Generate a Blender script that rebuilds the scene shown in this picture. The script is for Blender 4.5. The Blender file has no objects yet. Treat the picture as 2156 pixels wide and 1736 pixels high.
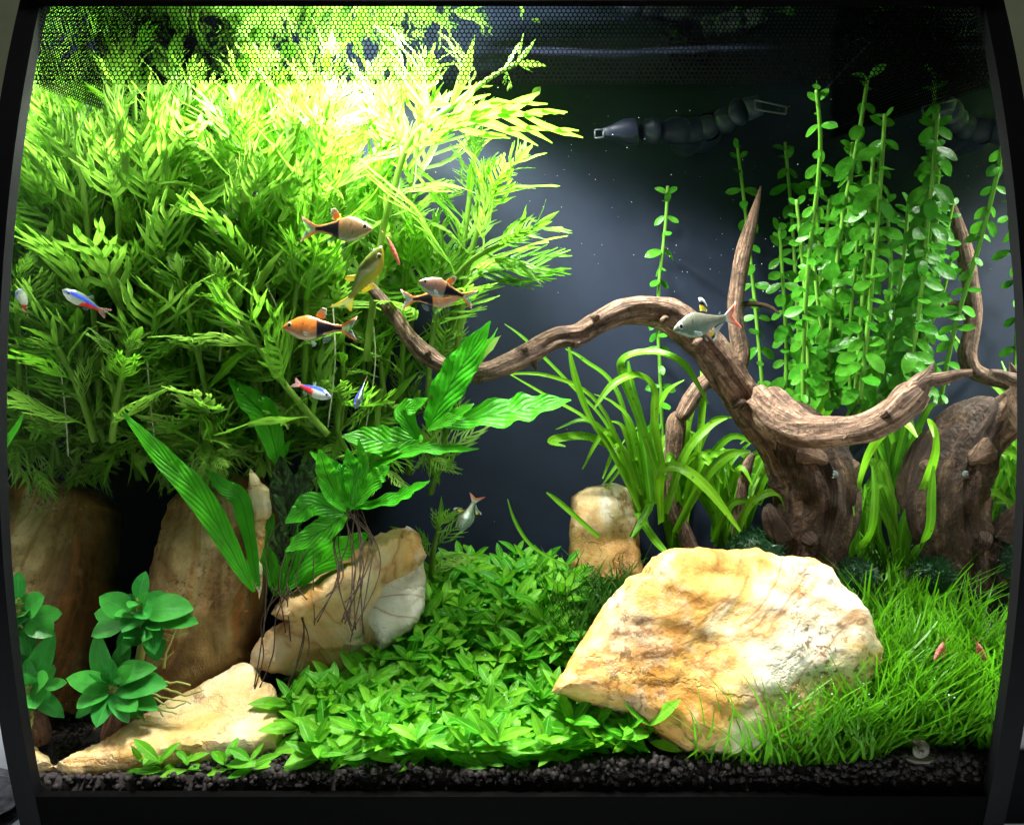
import bpy, math, random
from mathutils import Vector, Matrix, noise
from mathutils.geometry import delaunay_2d_cdt
R = random.Random(7)
PI = math.pi
sc = bpy.context.scene
COL = sc.collection
# ---------------------------------------------------------------- camera, world, light
Z0 = 0.22                     # camera height above the desk; all heights below are relative to it
F = 1.70                      # focal length in half frame widths
cd = bpy.data.cameras.new("camera"); cam = bpy.data.objects.new("camera", cd); COL.objects.link(cam)
cd.sensor_width = 36; cd.lens = 18 * F; cd.clip_start = 0.01; cd.clip_end = 20
cam.location = (0, 0, Z0); cam.rotation_euler = (PI / 2, 0, 0)
sc.camera = cam
w = bpy.data.worlds.new("World"); sc.world = w; w.use_nodes = True
w.node_tree.nodes["Background"].inputs[0].default_value = (0.55, 0.62, 0.6, 1)
w.node_tree.nodes["Background"].inputs[1].default_value = 0.06
sc.view_settings.view_transform = 'Standard'; sc.view_settings.look = 'None'
sc.view_settings.exposure = 0; sc.view_settings.gamma = 1
cy = sc.cycles
cy.use_denoising = True
cy.max_bounces = 8; cy.diffuse_bounces = 4; cy.glossy_bounces = 5; cy.transmission_bounces = 4; cy.transparent_max_bounces = 14
cy.caustics_reflective = True; cy.blur_glossy = 1.0; cy.caustics_refractive = False
cy.sample_clamp_indirect = 4

def lamp(name, loc, aim, sx, sy, power, col, spread=180):
    l = bpy.data.lights.new(name, 'AREA'); l.shape = 'RECTANGLE'; l.size = sx; l.size_y = sy
    l.energy = power; l.color = col; l.spread = math.radians(spread)
    o = bpy.data.objects.new(name, l); COL.objects.link(o)
    o.location = Vector(loc) + Vector((0, 0, Z0))
    o.rotation_euler = (Vector(aim) - Vector(loc)).to_track_quat('-Z', 'Y').to_euler()
    return o
lamp("tank_led", (-0.062, 0.427, 0.253), (-0.055, 0.430, -0.1), 0.19, 0.03, 10.0, (1.0, 0.985, 0.93))
lamp("tank_led_spot", (0.06, 0.437, 0.253), (0.07, 0.41, -0.12), 0.03, 0.03, 1.15, (1.0, 0.985, 0.93), 110)
lamp("added_desk_fill", (0.0, 0.6, 1.3), (0, 0.5, -0.2), 0.5, 0.5, 30.0, (0.93, 0.97, 1.0))  # added overhead fill, out of view, to brighten the desk beside the tank

# ---------------------------------------------------------------- helpers
W = 0.2065; DB = 0.575; WATER = 0.213
def P(x, y, D):               # where the photograph's point x, y lies at D metres from the camera
    return Vector(((x - 1077.5) * D / (1077.5 * F), D, (868 - y) * D / (1077.5 * F) + Z0))
def yf(z): return 0.3525 + z * z / 1.02      # curved front glass, z relative to the camera height
def px(D): return D / (1077.5 * F)

def tag(o, label=None, cat=None, group=None, kind=None):
    for k, v in (("label", label), ("category", cat), ("group", group), ("kind", kind)):
        if v: o[k] = v
    return o
def empty(name, loc, label, cat, group=None):
    o = bpy.data.objects.new(name, None); o.empty_display_size = 0.005
    COL.objects.link(o); o.location = loc
    return tag(o, label, cat, group)
def mesh(name, V, Fc, m, smooth=True, uv=None, col=None):
    me = bpy.data.meshes.new(name); me.from_pydata([tuple(v) for v in V], [], Fc)
    if smooth: me.polygons.foreach_set("use_smooth", [True] * len(me.polygons))
    if uv:
        u = me.uv_layers.new(name="UVMap")
        vi = [0] * len(me.loops); me.loops.foreach_get("vertex_index", vi)
        flat = []
        for i in vi: flat += uv[i]
        u.data.foreach_set("uv", flat)
    if col:
        a = me.color_attributes.new("Col", 'FLOAT_COLOR', 'POINT')
        flat = []
        for c in col: flat += [c[0], c[1], c[2], c[3] if len(c) > 3 else 1.0]
        a.data.foreach_set("color", flat)
    me.materials.append(m); me.update()
    return me
def obj(name, me, parent=None, loc=None, M=None):
    o = bpy.data.objects.new(name, me); COL.objects.link(o)
    if parent:
        o.parent = parent
        b = Matrix.Translation(-parent.location) if parent.type == 'EMPTY' else Matrix.Identity(4)
        o.matrix_basis = b @ (M if M is not None else Matrix.Identity(4))
    elif M is not None: o.matrix_basis = M
    if loc is not None: o.location = loc
    return o
class MB:                     # collects boxes and sheets for one mesh
    def __init__(s): s.V = []; s.F = []
    def box(s, x0, x1, y0, y1, z0, z1):
        n = len(s.V)
        for x in (x0, x1):
            for y in (y0, y1):
                for z in (z0, z1): s.V.append((x, y, z + Z0))
        s.F += [tuple(n + i for i in f) for f in ((0, 1, 3, 2), (4, 6, 7, 5), (0, 4, 5, 1), (2, 3, 7, 6), (0, 2, 6, 4), (1, 5, 7, 3))]
    def grid(s, rows, close=False):
        n = len(s.V); c = len(rows[0])
        for r in rows: s.V += [tuple(v) for v in r]
        for i in range(len(rows) - 1):
            for j in range(c if close else c - 1):
                k = (j + 1) % c
                s.F.append((n + i * c + j, n + i * c + k, n + (i + 1) * c + k, n + (i + 1) * c + j))
    def build(s, name, m, parent=None, smooth=False):
        return obj(name, mesh(name, s.V, s.F, m, smooth), parent)
def spline(pts, n):           # Catmull-Rom through points of any length
    out = []; m = len(pts)
    for i in range(m - 1):
        a = pts[max(i - 1, 0)]; b = pts[i]; c = pts[i + 1]; d = pts[min(i + 2, m - 1)]
        for k in range(n):
            t = k / n
            out.append([0.5 * (2 * q + (r - p) * t + (2 * p - 5 * q + 4 * r - s) * t * t + (3 * q - p - 3 * r + s) * t ** 3)
                        for p, q, r, s in zip(a, b, c, d)])
    out.append(list(pts[-1]))
    return out
def tube_data(pts, rad, sides=8, rough=0.0, seed=0.0, cap=True, flat=1.0):
    V = []; Fc = []; UV = []; L = 0
    up = Vector((0.13, -1, 0.21)).normalized(); n = len(pts)
    for i, p in enumerate(pts):
        t = (pts[min(i + 1, n - 1)] - pts[max(i - 1, 0)])
        t = t.normalized() if t.length > 1e-9 else Vector((0, 0, 1))
        up = (up - t * up.dot(t)).normalized(); sd = t.cross(up)
        if i: L += (p - pts[i - 1]).length
        for j in range(sides):
            a = 2 * PI * j / sides; r = rad[i]
            if rough:
                q = Vector((math.cos(a) * 2.1 + seed, math.sin(a) * 2.1, L * 17))
                q2 = Vector((math.cos(a) * 5 + seed, math.sin(a) * 5, L * 55))
                q3 = Vector((math.cos(a) * 11 + seed, math.sin(a) * 11, L * 120))
                q4 = Vector((math.cos(a) * 7 + seed, math.sin(a) * 7, L * 9))
                r *= 1 + rough * (0.7 * noise.noise(q4) + noise.noise(q) + 0.55 * noise.noise(q2) + 0.3 * noise.noise(q3))
            V.append(p + up * (math.cos(a) * r) + sd * (math.sin(a) * r * flat)); UV.append((j / sides, L * 20))
    for i in range(n - 1):
        for j in range(sides):
            k = (j + 1) % sides
            Fc.append((i * sides + j, i * sides + k, (i + 1) * sides + k, (i + 1) * sides + j))
    if cap:
        Fc.append(tuple(range(sides - 1, -1, -1))); Fc.append(tuple((n - 1) * sides + j for j in range(sides)))
    return V, Fc, UV
def frame(loc, along, normal, s=1.0, sx=None):   # matrix: local y along, z normal
    y = Vector(along).normalized(); z = Vector(normal); z = z - y * z.dot(y)
    if z.length < 1e-5: z = y.orthogonal()
    z.normalize(); x = y.cross(z)
    sx = s if sx is None else sx
    M = Matrix((x * sx, y * s, z * s)).transposed().to_4x4(); M.translation = loc
    return M

# ---------------------------------------------------------------- materials
def newmat(name):
    m = bpy.data.materials.new(name); m.use_nodes = True
    nt = m.node_tree; b = nt.nodes["Principled BSDF"]
    return m, nt, b
def N(nt, t, **k):
    n = nt.nodes.new(t)
    for a, v in k.items():
        if a.startswith("i_"):
            key = a[2:].replace("_", " ")
            n.inputs[int(key) if key.isdigit() else key].default_value = v
        else: setattr(n, a, v)
    return n
def ramp(nt, fac, stops, interp='LINEAR'):
    r = N(nt, "ShaderNodeValToRGB"); r.color_ramp.interpolation = interp
    e = r.color_ramp.elements
    while len(e) < len(stops): e.new(0.5)
    for el, (p, c) in zip(e, stops):
        el.position = p; el.color = (c[0], c[1], c[2], 1) if not isinstance(c, (int, float)) else (c, c, c, 1)
    nt.links.new(fac, r.inputs[0]); return r.outputs[0]
def mix(nt, fac, a, b, blend='MIX'):
    n = N(nt, "ShaderNodeMix", data_type='RGBA', blend_type=blend)
    for s, v in ((n.inputs[0], fac), (n.inputs[6], a), (n.inputs[7], b)):
        if isinstance(v, bpy.types.NodeSocket): nt.links.new(v, s)
        else: s.default_value = v if isinstance(v, float) else ((*v, 1) if len(v) == 3 else v)
    return n.outputs[2]
def plain(name, c, rough=0.5, spec=0.5, metal=0.0):
    m, nt, b = newmat(name)
    b.inputs["Base Color"].default_value = (*c, 1); b.inputs["Roughness"].default_value = rough
    b.inputs["Specular IOR Level"].default_value = spec; b.inputs["Metallic"].default_value = metal
    return m
def math1(nt, op, a, b=None):
    n = N(nt, "ShaderNodeMath", operation=op)
    for s, v in zip(n.inputs, (a, b)):
        if v is None: continue
        if isinstance(v, bpy.types.NodeSocket): nt.links.new(v, s)
        else: s.default_value = v
    return n.outputs[0]
def leafmat(name, c1, c2, trans=0.4, rib=None, ribw=0.03, rough=0.35, veins=0.0, spots=None, bump=0.15, bscale=90, nscale=3.0):
    m, nt, b = newmat(name); L = nt.links
    oi = N(nt, "ShaderNodeObjectInfo"); tc = N(nt, "ShaderNodeTexCoord"); uv = N(nt, "ShaderNodeUVMap")
    col = mix(nt, oi.outputs["Random"], c1, c2)
    nz = N(nt, "ShaderNodeTexNoise", i_Scale=float(nscale), i_Detail=4.0)
    mp = N(nt, "ShaderNodeVectorMath", operation='ADD'); L.new(tc.outputs["Object"], mp.inputs[0])
    L.new(oi.outputs["Random"], mp.inputs[1]); L.new(mp.outputs[0], nz.inputs[0])
    f = ramp(nt, nz.outputs[0], [(0.3, 0.72), (0.7, 1.22)])
    col = mix(nt, 1.0, col, f, 'MULTIPLY')
    sx = N(nt, "ShaderNodeSeparateXYZ"); L.new(uv.outputs[0], sx.inputs[0])
    d = math1(nt, 'ABSOLUTE', math1(nt, 'SUBTRACT', sx.outputs[0], 0.5))
    if rib:
        fr = ramp(nt, d, [(0.0, 1.0), (ribw, 0.75), (ribw * 1.8, 0.0)])
        col = mix(nt, fr, col, rib)
    if spots:
        n2 = N(nt, "ShaderNodeTexNoise", i_Scale=spots[1], i_Detail=3.0); L.new(mp.outputs[0], n2.inputs[0])
        col = mix(nt, ramp(nt, n2.outputs[0], [(spots[2], 0.0), (spots[2] + 0.06, 0.8)]), col, spots[0])
    h = None
    if veins:                 # side veins leaving the midrib at a slant
        a = math1(nt, 'SUBTRACT', math1(nt, 'MULTIPLY', sx.outputs[1], veins), math1(nt, 'MULTIPLY', d, veins * 0.55))
        s = math1(nt, 'ABSOLUTE', math1(nt, 'SUBTRACT', math1(nt, 'FRACT', a), 0.5))
        h = ramp(nt, s, [(0.0, 0.0), (0.09, 0.6), (0.4, 1.0)])
        col = mix(nt, ramp(nt, s, [(0.0, 0.16), (0.06, 0.0)]), col, tuple(x * 0.45 for x in c1))
    bn = N(nt, "ShaderNodeTexNoise", i_Scale=float(bscale) / 10, i_Detail=3.0); L.new(tc.outputs["Object"], bn.inputs[0])
    bp = N(nt, "ShaderNodeBump", i_Strength=bump, i_Distance=0.002)
    L.new(mix(nt, 0.45, bn.outputs[0], h) if h else bn.outputs[0], bp.inputs["Height"])
    L.new(col, b.inputs["Base Color"]); L.new(bp.outputs[0], b.inputs["Normal"])
    b.inputs["Roughness"].default_value = rough; b.inputs["Specular IOR Level"].default_value = 0.22
    tr = N(nt, "ShaderNodeBsdfTranslucent"); L.new(mix(nt, 1.0, col, (1.12, 1.22, 0.75), 'MULTIPLY'), tr.inputs[0])
    ms = N(nt, "ShaderNodeMixShader", i_0=trans)
    L.new(b.outputs[0], ms.inputs[1]); L.new(tr.outputs[0], ms.inputs[2])
    L.new(ms.outputs[0], nt.nodes["Material Output"].inputs[0])
    return m
M = {}
M['black'] = plain("black_plastic", (0.005, 0.005, 0.006), 0.55, 0.06)
M['print'] = plain("black_print", (0.003, 0.003, 0.003), 0.9, 0.0)
M['wist'] = leafmat("wisteria_leaf", (0.11, 0.34, 0.012), (0.31, 0.52, 0.11), 0.52, rib=(0.30, 0.52, 0.09), ribw=0.05)
M['wstem'] = leafmat("wisteria_stem", (0.11, 0.25, 0.02), (0.16, 0.30, 0.04), 0.15)
M['root'] = plain("pale_root", (0.55, 0.56, 0.42), 0.6)
M['droot'] = plain("brown_root", (0.04, 0.022, 0.01), 0.8)
M['groot'] = plain("green_root", (0.28, 0.30, 0.06), 0.6)
M['baco'] = leafmat("bacopa_leaf", (0.04, 0.225, 0.014), (0.075, 0.29, 0.02), 0.3, rough=0.25)
M['bstem'] = leafmat("bacopa_stem", (0.12, 0.34, 0.03), (0.16, 0.36, 0.05), 0.1)
M['stau'] = leafmat("carpet_leaf", (0.04, 0.29, 0.007), (0.19, 0.53, 0.022), 0.38, rib=(0.22, 0.55, 0.07), ribw=0.035, rough=0.5)
M['fern'] = leafmat("fern_leaf", (0.03, 0.32, 0.006), (0.07, 0.40, 0.01), 0.35, rib=(0.02, 0.16, 0.005), ribw=0.02, veins=11, rough=0.38, bump=0.6, bscale=3600, nscale=70, spots=((0.09, 0.08, 0.02), 170.0, 0.70))
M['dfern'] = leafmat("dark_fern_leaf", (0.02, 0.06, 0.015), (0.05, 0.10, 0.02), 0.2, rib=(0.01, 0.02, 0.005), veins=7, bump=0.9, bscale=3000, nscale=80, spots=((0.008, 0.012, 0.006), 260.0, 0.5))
M['anub'] = leafmat("anubias_leaf", (0.025, 0.23, 0.035), (0.055, 0.31, 0.04), 0.2, rib=(0.06, 0.30, 0.06), ribw=0.02, rough=0.28)
M['vals'] = leafmat("ribbon_leaf", (0.08, 0.32, 0.01), (0.17, 0.42, 0.015), 0.4, rib=(0.20, 0.46, 0.03), ribw=0.08, bscale=2500, nscale=60, spots=((0.06, 0.09, 0.02), 330.0, 0.66))
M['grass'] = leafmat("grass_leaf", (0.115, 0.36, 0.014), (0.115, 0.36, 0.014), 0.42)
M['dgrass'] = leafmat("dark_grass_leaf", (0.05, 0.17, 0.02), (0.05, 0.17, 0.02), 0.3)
M['moss'] = leafmat("moss", (0.015, 0.06, 0.02), (0.015, 0.06, 0.02), 0.2)
def mirror_glass():           # pane that shows the tank again at grazing angles (total reflection behind water)
    m, nt, b = newmat("side_glass")
    g = N(nt, "ShaderNodeBsdfGlossy", i_Roughness=0.012); g.inputs[0].default_value = (0.93, 0.95, 0.93, 1)
    d = N(nt, "ShaderNodeBsdfDiffuse"); d.inputs[0].default_value = (0.012, 0.015, 0.015, 1)
    s = N(nt, "ShaderNodeMixShader", i_0=0.96); nt.links.new(d.outputs[0], s.inputs[1]); nt.links.new(g.outputs[0], s.inputs[2])
    nt.links.new(s.outputs[0], nt.nodes["Material Output"].inputs[0]); return m
M['mirror'] = mirror_glass()
def clear_glass():
    m, nt, b = newmat("clear_glass")
    t = N(nt, "ShaderNodeBsdfTransparent"); t.inputs[0].default_value = (0.985, 0.99, 0.985, 1)
    nt.links.new(t.outputs[0], nt.nodes["Material Output"].inputs[0]); return m
M['glass'] = clear_glass()
def water_surface():          # clear from straight below, a mirror at a slant, as water is
    m, nt, b = newmat("water_surface")
    lw = N(nt, "ShaderNodeLayerWeight", i_Blend=0.5)
    nz = N(nt, "ShaderNodeTexNoise", i_Scale=14.0, i_Detail=2.0); tc = N(nt, "ShaderNodeTexCoord")
    nt.links.new(tc.outputs["Object"], nz.inputs[0])
    bp = N(nt, "ShaderNodeBump", i_Strength=0.3, i_Distance=0.01); nt.links.new(nz.outputs[0], bp.inputs["Height"])
    t = N(nt, "ShaderNodeBsdfTransparent"); t.inputs[0].default_value = (0.97, 1, 0.99, 1)
    g = N(nt, "ShaderNodeBsdfGlossy", i_Roughness=0.03); g.inputs[0].default_value = (0.85, 0.9, 0.9, 1)
    nt.links.new(bp.outputs[0], g.inputs["Normal"])
    s = N(nt, "ShaderNodeMixShader")
    nt.links.new(ramp(nt, lw.outputs["Facing"], [(0.38, 0.03), (0.56, 1.0)]), s.inputs[0])
    nt.links.new(t.outputs[0], s.inputs[1]); nt.links.new(g.outputs[0], s.inputs[2])
    nt.links.new(s.outputs[0], nt.nodes["Material Output"].inputs[0]); return m
M['water'] = water_surface()
def rockmat(name, cols, streak=(1, 1, 1), dark=0.5, white=0.5, scale=14):
    m, nt, b = newmat(name); L = nt.links
    tc = N(nt, "ShaderNodeTexCoord"); mp = N(nt, "ShaderNodeMapping"); mp.inputs["Scale"].default_value = streak
    mp.inputs["Rotation"].default_value = (0.2, 0.25, 0.3)
    L.new(tc.outputs["Object"], mp.inputs[0])
    a = N(nt, "ShaderNodeTexNoise", i_Scale=float(scale), i_Detail=7.0, i_Roughness=0.62, i_Distortion=0.6); L.new(mp.outputs[0], a.inputs[0])
    c = ramp(nt, a.outputs[0], [(0.30, cols[0]), (0.42, cols[1]), (0.54, cols[2]), (0.66, cols[3])])
    a2 = N(nt, "ShaderNodeTexNoise", i_Scale=scale * 2.1, i_Detail=6.0, i_Roughness=0.7); L.new(tc.outputs["Object"], a2.inputs[0])
    c = mix(nt, ramp(nt, a2.outputs[0], [(0.50, 0.0), (0.66, white)]), c, cols[3])
    a3 = N(nt, "ShaderNodeTexNoise", i_Scale=scale * 24.0, i_Detail=3.0, i_Roughness=0.7); L.new(tc.outputs["Object"], a3.inputs[0])
    a4 = N(nt, "ShaderNodeTexNoise", i_Scale=scale * 1.5, i_Detail=3.0); L.new(tc.outputs["Object"], a4.inputs[0])
    sp = math1(nt, 'MULTIPLY', ramp(nt, a3.outputs[0], [(0.52, 0.0), (0.62, 1.0)]), ramp(nt, a4.outputs[0], [(0.46, 0.0), (0.62, 1.0)]))
    c = mix(nt, math1(nt, 'MULTIPLY', sp, dark), c, (0.10, 0.045, 0.015))
    v = N(nt, "ShaderNodeTexVoronoi", feature='DISTANCE_TO_EDGE', i_Scale=scale * 0.75)
    wv = N(nt, "ShaderNodeVectorMath", operation='ADD'); L.new(mp.outputs[0], wv.inputs[0])
    ws = N(nt, "ShaderNodeVectorMath", operation='SCALE', i_Scale=0.06); L.new(a2.outputs[1], ws.inputs[0]); L.new(ws.outputs[0], wv.inputs[1])
    L.new(wv.outputs[0], v.inputs[0])
    cr = ramp(nt, v.outputs[0], [(0.0, 1.0), (0.02, 0.0)])
    c = mix(nt, math1(nt, 'MULTIPLY', cr, 0.22), c, (0.22, 0.10, 0.03))
    a5 = N(nt, "ShaderNodeTexNoise", i_Scale=scale * 0.9, i_Detail=5.0, i_Roughness=0.55, i_Distortion=1.1); L.new(mp.outputs[0], a5.inputs[0])
    vn = ramp(nt, math1(nt, 'ABSOLUTE', math1(nt, 'SUBTRACT', a5.outputs[0], 0.52)), [(0.0, 0.75), (0.012, 0.3), (0.035, 0.0)])
    c = mix(nt, vn, c, (0.26, 0.09, 0.015))
    hh = math1(nt, 'ADD', math1(nt, 'MULTIPLY', a.outputs[0], 0.6), math1(nt, 'ADD', math1(nt, 'MULTIPLY', a2.outputs[0], 0.5), math1(nt, 'MULTIPLY', a3.outputs[0], 0.12)))
    hh = math1(nt, 'SUBTRACT', hh, math1(nt, 'MULTIPLY', cr, 0.1))
    bp = N(nt, "ShaderNodeBump", i_Strength=0.6, i_Distance=0.006); L.new(hh, bp.inputs["Height"])
    L.new(bp.outputs[0], b.inputs["Normal"]); L.new(c, b.inputs["Base Color"])
    b.inputs["Roughness"].default_value = 0.55; b.inputs["Specular IOR Level"].default_value = 0.3
    return m
cream = [(0.13, 0.045, 0.01), (0.46, 0.21, 0.035), (0.64, 0.39, 0.11), (0.80, 0.75, 0.60)]
M['rockA'] = rockmat("golden_stone", cream, (1, 1, 1.6), 0.85, 0.55, 10)
M['rockB'] = rockmat("cream_stone", [(0.22, 0.09, 0.025), (0.50, 0.27, 0.08), (0.64, 0.46, 0.24), (0.76, 0.72, 0.62)], (1.8, 1, 0.8), 0.75, 0.55, 13)
M['rockC'] = rockmat("pale_stone", [(0.26, 0.10, 0.02), (0.62, 0.38, 0.11), (0.72, 0.55, 0.27), (0.80, 0.74, 0.58)], (1, 1, 2.2), 0.5, 0.45, 14)
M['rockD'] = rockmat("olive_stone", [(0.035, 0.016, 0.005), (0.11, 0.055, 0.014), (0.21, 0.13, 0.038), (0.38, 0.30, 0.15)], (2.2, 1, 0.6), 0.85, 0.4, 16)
def woodmat(name, c0, c1, c2, dark=0.6):
    m, nt, b = newmat(name); L = nt.links
    uv = N(nt, "ShaderNodeUVMap"); tc = N(nt, "ShaderNodeTexCoord")
    mp = N(nt, "ShaderNodeMapping"); mp.inputs["Scale"].default_value = (14, 1.6, 1); L.new(uv.outputs[0], mp.inputs[0])
    g = N(nt, "ShaderNodeTexNoise", i_Scale=1.6, i_Detail=6.0, i_Roughness=0.65, i_Distortion=0.4); L.new(mp.outputs[0], g.inputs[0])
    bl = N(nt, "ShaderNodeTexNoise", i_Scale=120.0, i_Detail=6.0, i_Roughness=0.6); L.new(tc.outputs["Object"], bl.inputs[0])
    fi = N(nt, "ShaderNodeTexNoise", i_Scale=420.0, i_Detail=3.0); L.new(tc.outputs["Object"], fi.inputs[0])
    c = ramp(nt, g.outputs[0], [(0.3, c0), (0.5, c1), (0.7, c2)])
    c = mix(nt, ramp(nt, bl.outputs[0], [(0.50, 0.0), (0.62, dark)]), c, (0.035, 0.02, 0.014))
    c = mix(nt, ramp(nt, fi.outputs[0], [(0.57, 0.0), (0.64, 0.6)]), c, (0.05, 0.03, 0.02))
    h = math1(nt, 'ADD', math1(nt, 'MULTIPLY', g.outputs[0], 0.8), math1(nt, 'ADD', math1(nt, 'MULTIPLY', bl.outputs[0], 0.6), math1(nt, 'MULTIPLY', fi.outputs[0], 0.25)))
    bp = N(nt, "ShaderNodeBump", i_Strength=0.9, i_Distance=0.005); L.new(h, bp.inputs["Height"])
    L.new(bp.outputs[0], b.inputs["Normal"]); L.new(c, b.inputs["Base Color"])
    b.inputs["Roughness"].default_value = 0.7; b.inputs["Specular IOR Level"].default_value = 0.25
    return m
M['stump'] = woodmat("wet_shaded_stump_wood", (0.012, 0.007, 0.005), (0.05, 0.027, 0.018), (0.19, 0.115, 0.075), 0.8)  # driftwood colours darkened for soaked wood and for the shade on the stump
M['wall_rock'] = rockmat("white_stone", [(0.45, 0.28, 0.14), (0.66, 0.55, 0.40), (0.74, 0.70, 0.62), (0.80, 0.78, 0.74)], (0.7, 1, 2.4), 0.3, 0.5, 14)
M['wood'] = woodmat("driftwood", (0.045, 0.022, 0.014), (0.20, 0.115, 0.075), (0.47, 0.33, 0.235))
M['peg'] = woodmat("red_brown_wood", (0.20, 0.08, 0.05), (0.30, 0.14, 0.09), (0.40, 0.20, 0.13), 0.4)
def noisy(name, c1, c2, scale, rough=0.8, bump=0.5, dist=0.002):
    m, nt, b = newmat(name); tc = N(nt, "ShaderNodeTexCoord")
    n = N(nt, "ShaderNodeTexNoise", i_Scale=float(scale), i_Detail=5.0, i_Roughness=0.65); nt.links.new(tc.outputs["Object"], n.inputs[0])
    nt.links.new(ramp(nt, n.outputs[0], [(0.35, c1), (0.65, c2)]), b.inputs["Base Color"])
    bp = N(nt, "ShaderNodeBump", i_Strength=bump, i_Distance=dist); nt.links.new(n.outputs[0], bp.inputs["Height"])
    nt.links.new(bp.outputs[0], b.inputs["Normal"]); b.inputs["Roughness"].default_value = rough
    b.inputs["Specular IOR Level"].default_value = 0.25
    return m
M['soil'] = noisy("aqua_soil", (0.018, 0.014, 0.014), (0.042, 0.033, 0.032), 500, 0.75, 0.6, 0.0006)
M['back'] = noisy("slate_blue_back_panel", (0.0075, 0.013, 0.030), (0.010, 0.017, 0.037), 30, 0.7, 0.05, 0.001)
M['wall'] = noisy("olive_wall_paint", (0.07, 0.075, 0.04), (0.085, 0.09, 0.05), 8, 0.85, 0.1)
M['desk'] = noisy("grey_white_desk", (0.45, 0.47, 0.5), (0.6, 0.62, 0.66), 12, 0.6, 0.05)
M['cloth'] = noisy("grey_speckled_cloth", (0.06, 0.06, 0.065), (0.3, 0.29, 0.32), 90, 0.9, 0.6)
M['white'] = plain("white_plastic", (0.62, 0.63, 0.66), 0.4)
M['nozzle'] = plain("smoky_plastic", (0.022, 0.028, 0.058), 0.42, 0.35)
M['rim'] = plain("pale_rim", (0.07, 0.08, 0.11), 0.35)
def vcol(name, rough=0.3, spec=0.5, alpha=False, sheen=0.0, metal=0.0):
    m, nt, b = newmat(name); a = N(nt, "ShaderNodeAttribute", attribute_name="Col")
    tc = N(nt, "ShaderNodeTexCoord"); v = N(nt, "ShaderNodeTexVoronoi", i_Scale=34.0); nt.links.new(tc.outputs["Object"], v.inputs[0])
    c = mix(nt, 1.0, a.outputs[0], ramp(nt, v.outputs[0], [(0.0, 1.12), (0.6, 0.85)]), 'MULTIPLY') if not alpha else a.outputs[0]
    nt.links.new(c, b.inputs["Base Color"]); b.inputs["Roughness"].default_value = rough
    b.inputs["Specular IOR Level"].default_value = spec; b.inputs["Metallic"].default_value = metal
    if alpha: nt.links.new(a.outputs["Alpha"], b.inputs["Alpha"])
    return m
M['fish'] = vcol("fish_skin", 0.32, 0.6, metal=0.1)
M['fin'] = vcol("fin_membrane", 0.4, 0.3, alpha=True)
M['shell'] = vcol("snail_shell", 0.25)
M['bubble'] = plain("pale_bubble", (0.75, 0.8, 0.8), 0.15)
M['shrimp'] = noisy("shrimp_red", (0.45, 0.06, 0.05), (0.62, 0.25, 0.2), 300, 0.4)
M['led_red'] = plain("red_indicator", (0.5, 0.03, 0.01), 0.4)
nt = M['led_red'].node_tree; nt.nodes["Principled BSDF"].inputs["Emission Color"].default_value = (1, 0.08, 0.02, 1)
nt.nodes["Principled BSDF"].inputs["Emission Strength"].default_value = 0.6

# ---------------------------------------------------------------- ground
CTRL = [P(*c) for c in ((60, 1655, .385), (600, 1655, .385), (1077, 1645, .385), (1500, 1605, .385), (2050, 1605, .385),
        (150, 1560, .42), (300, 1530, .44), (90, 1600, .40), (400, 1500, .47), (300, 1400, .53), (500, 1400, .55), (600, 1450, .45),
        (800, 1600, .40), (1077, 1600, .40), (1000, 1475, .43), (750, 1470, .43), (1000, 1330, .47), (1000, 1235, .51), (800, 1300, .50), (1050, 1205, .56),
        (1250, 1500, .42), (1250, 1330, .47), (1700, 1590, .40), (1850, 1470, .43), (1800, 1345, .46), (1700, 1230, .49), (1690, 1200, .55),
        (1350, 1240, .52), (1300, 1200, .56), (800, 1200, .56))]
def ground(x, y):
    s = 0; t = 0
    for c in CTRL:
        wgt = math.exp(-((c.x - x) ** 2 + (c.y - y) ** 2) / 0.0016) + 1e-9
        s += wgt; t += wgt * c.z
    return t / s
def hit(x, y):                # where the view through photo point x, y meets the soil
    D = 0.391
    while D < 0.57:
        p = P(x, y, D)
        if p.z < ground(p.x, p.y): break
        D += 0.002
    p = P(x, y, D); p.z = ground(p.x, p.y); return p
rows = []
for j in range(41):
    r = []
    for i in range(81):
        x = -W + 2 * W * i / 80; z = -0.155; y0 = yf(z) + 0.010
        y = y0 + (DB - y0) * j / 40
        r.append((x, y, ground(x, y) + 0.0012 * noise.noise(Vector((x * 60, y * 60, 0)))))
    rows.append(r)
rows.insert(0, [(v[0], v[1] - 0.0005, -0.185 + Z0) for v in rows[0]])
b = MB(); b.grid(rows); tag(b.build("ground", M['soil'], None, True), kind='structure')

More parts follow.
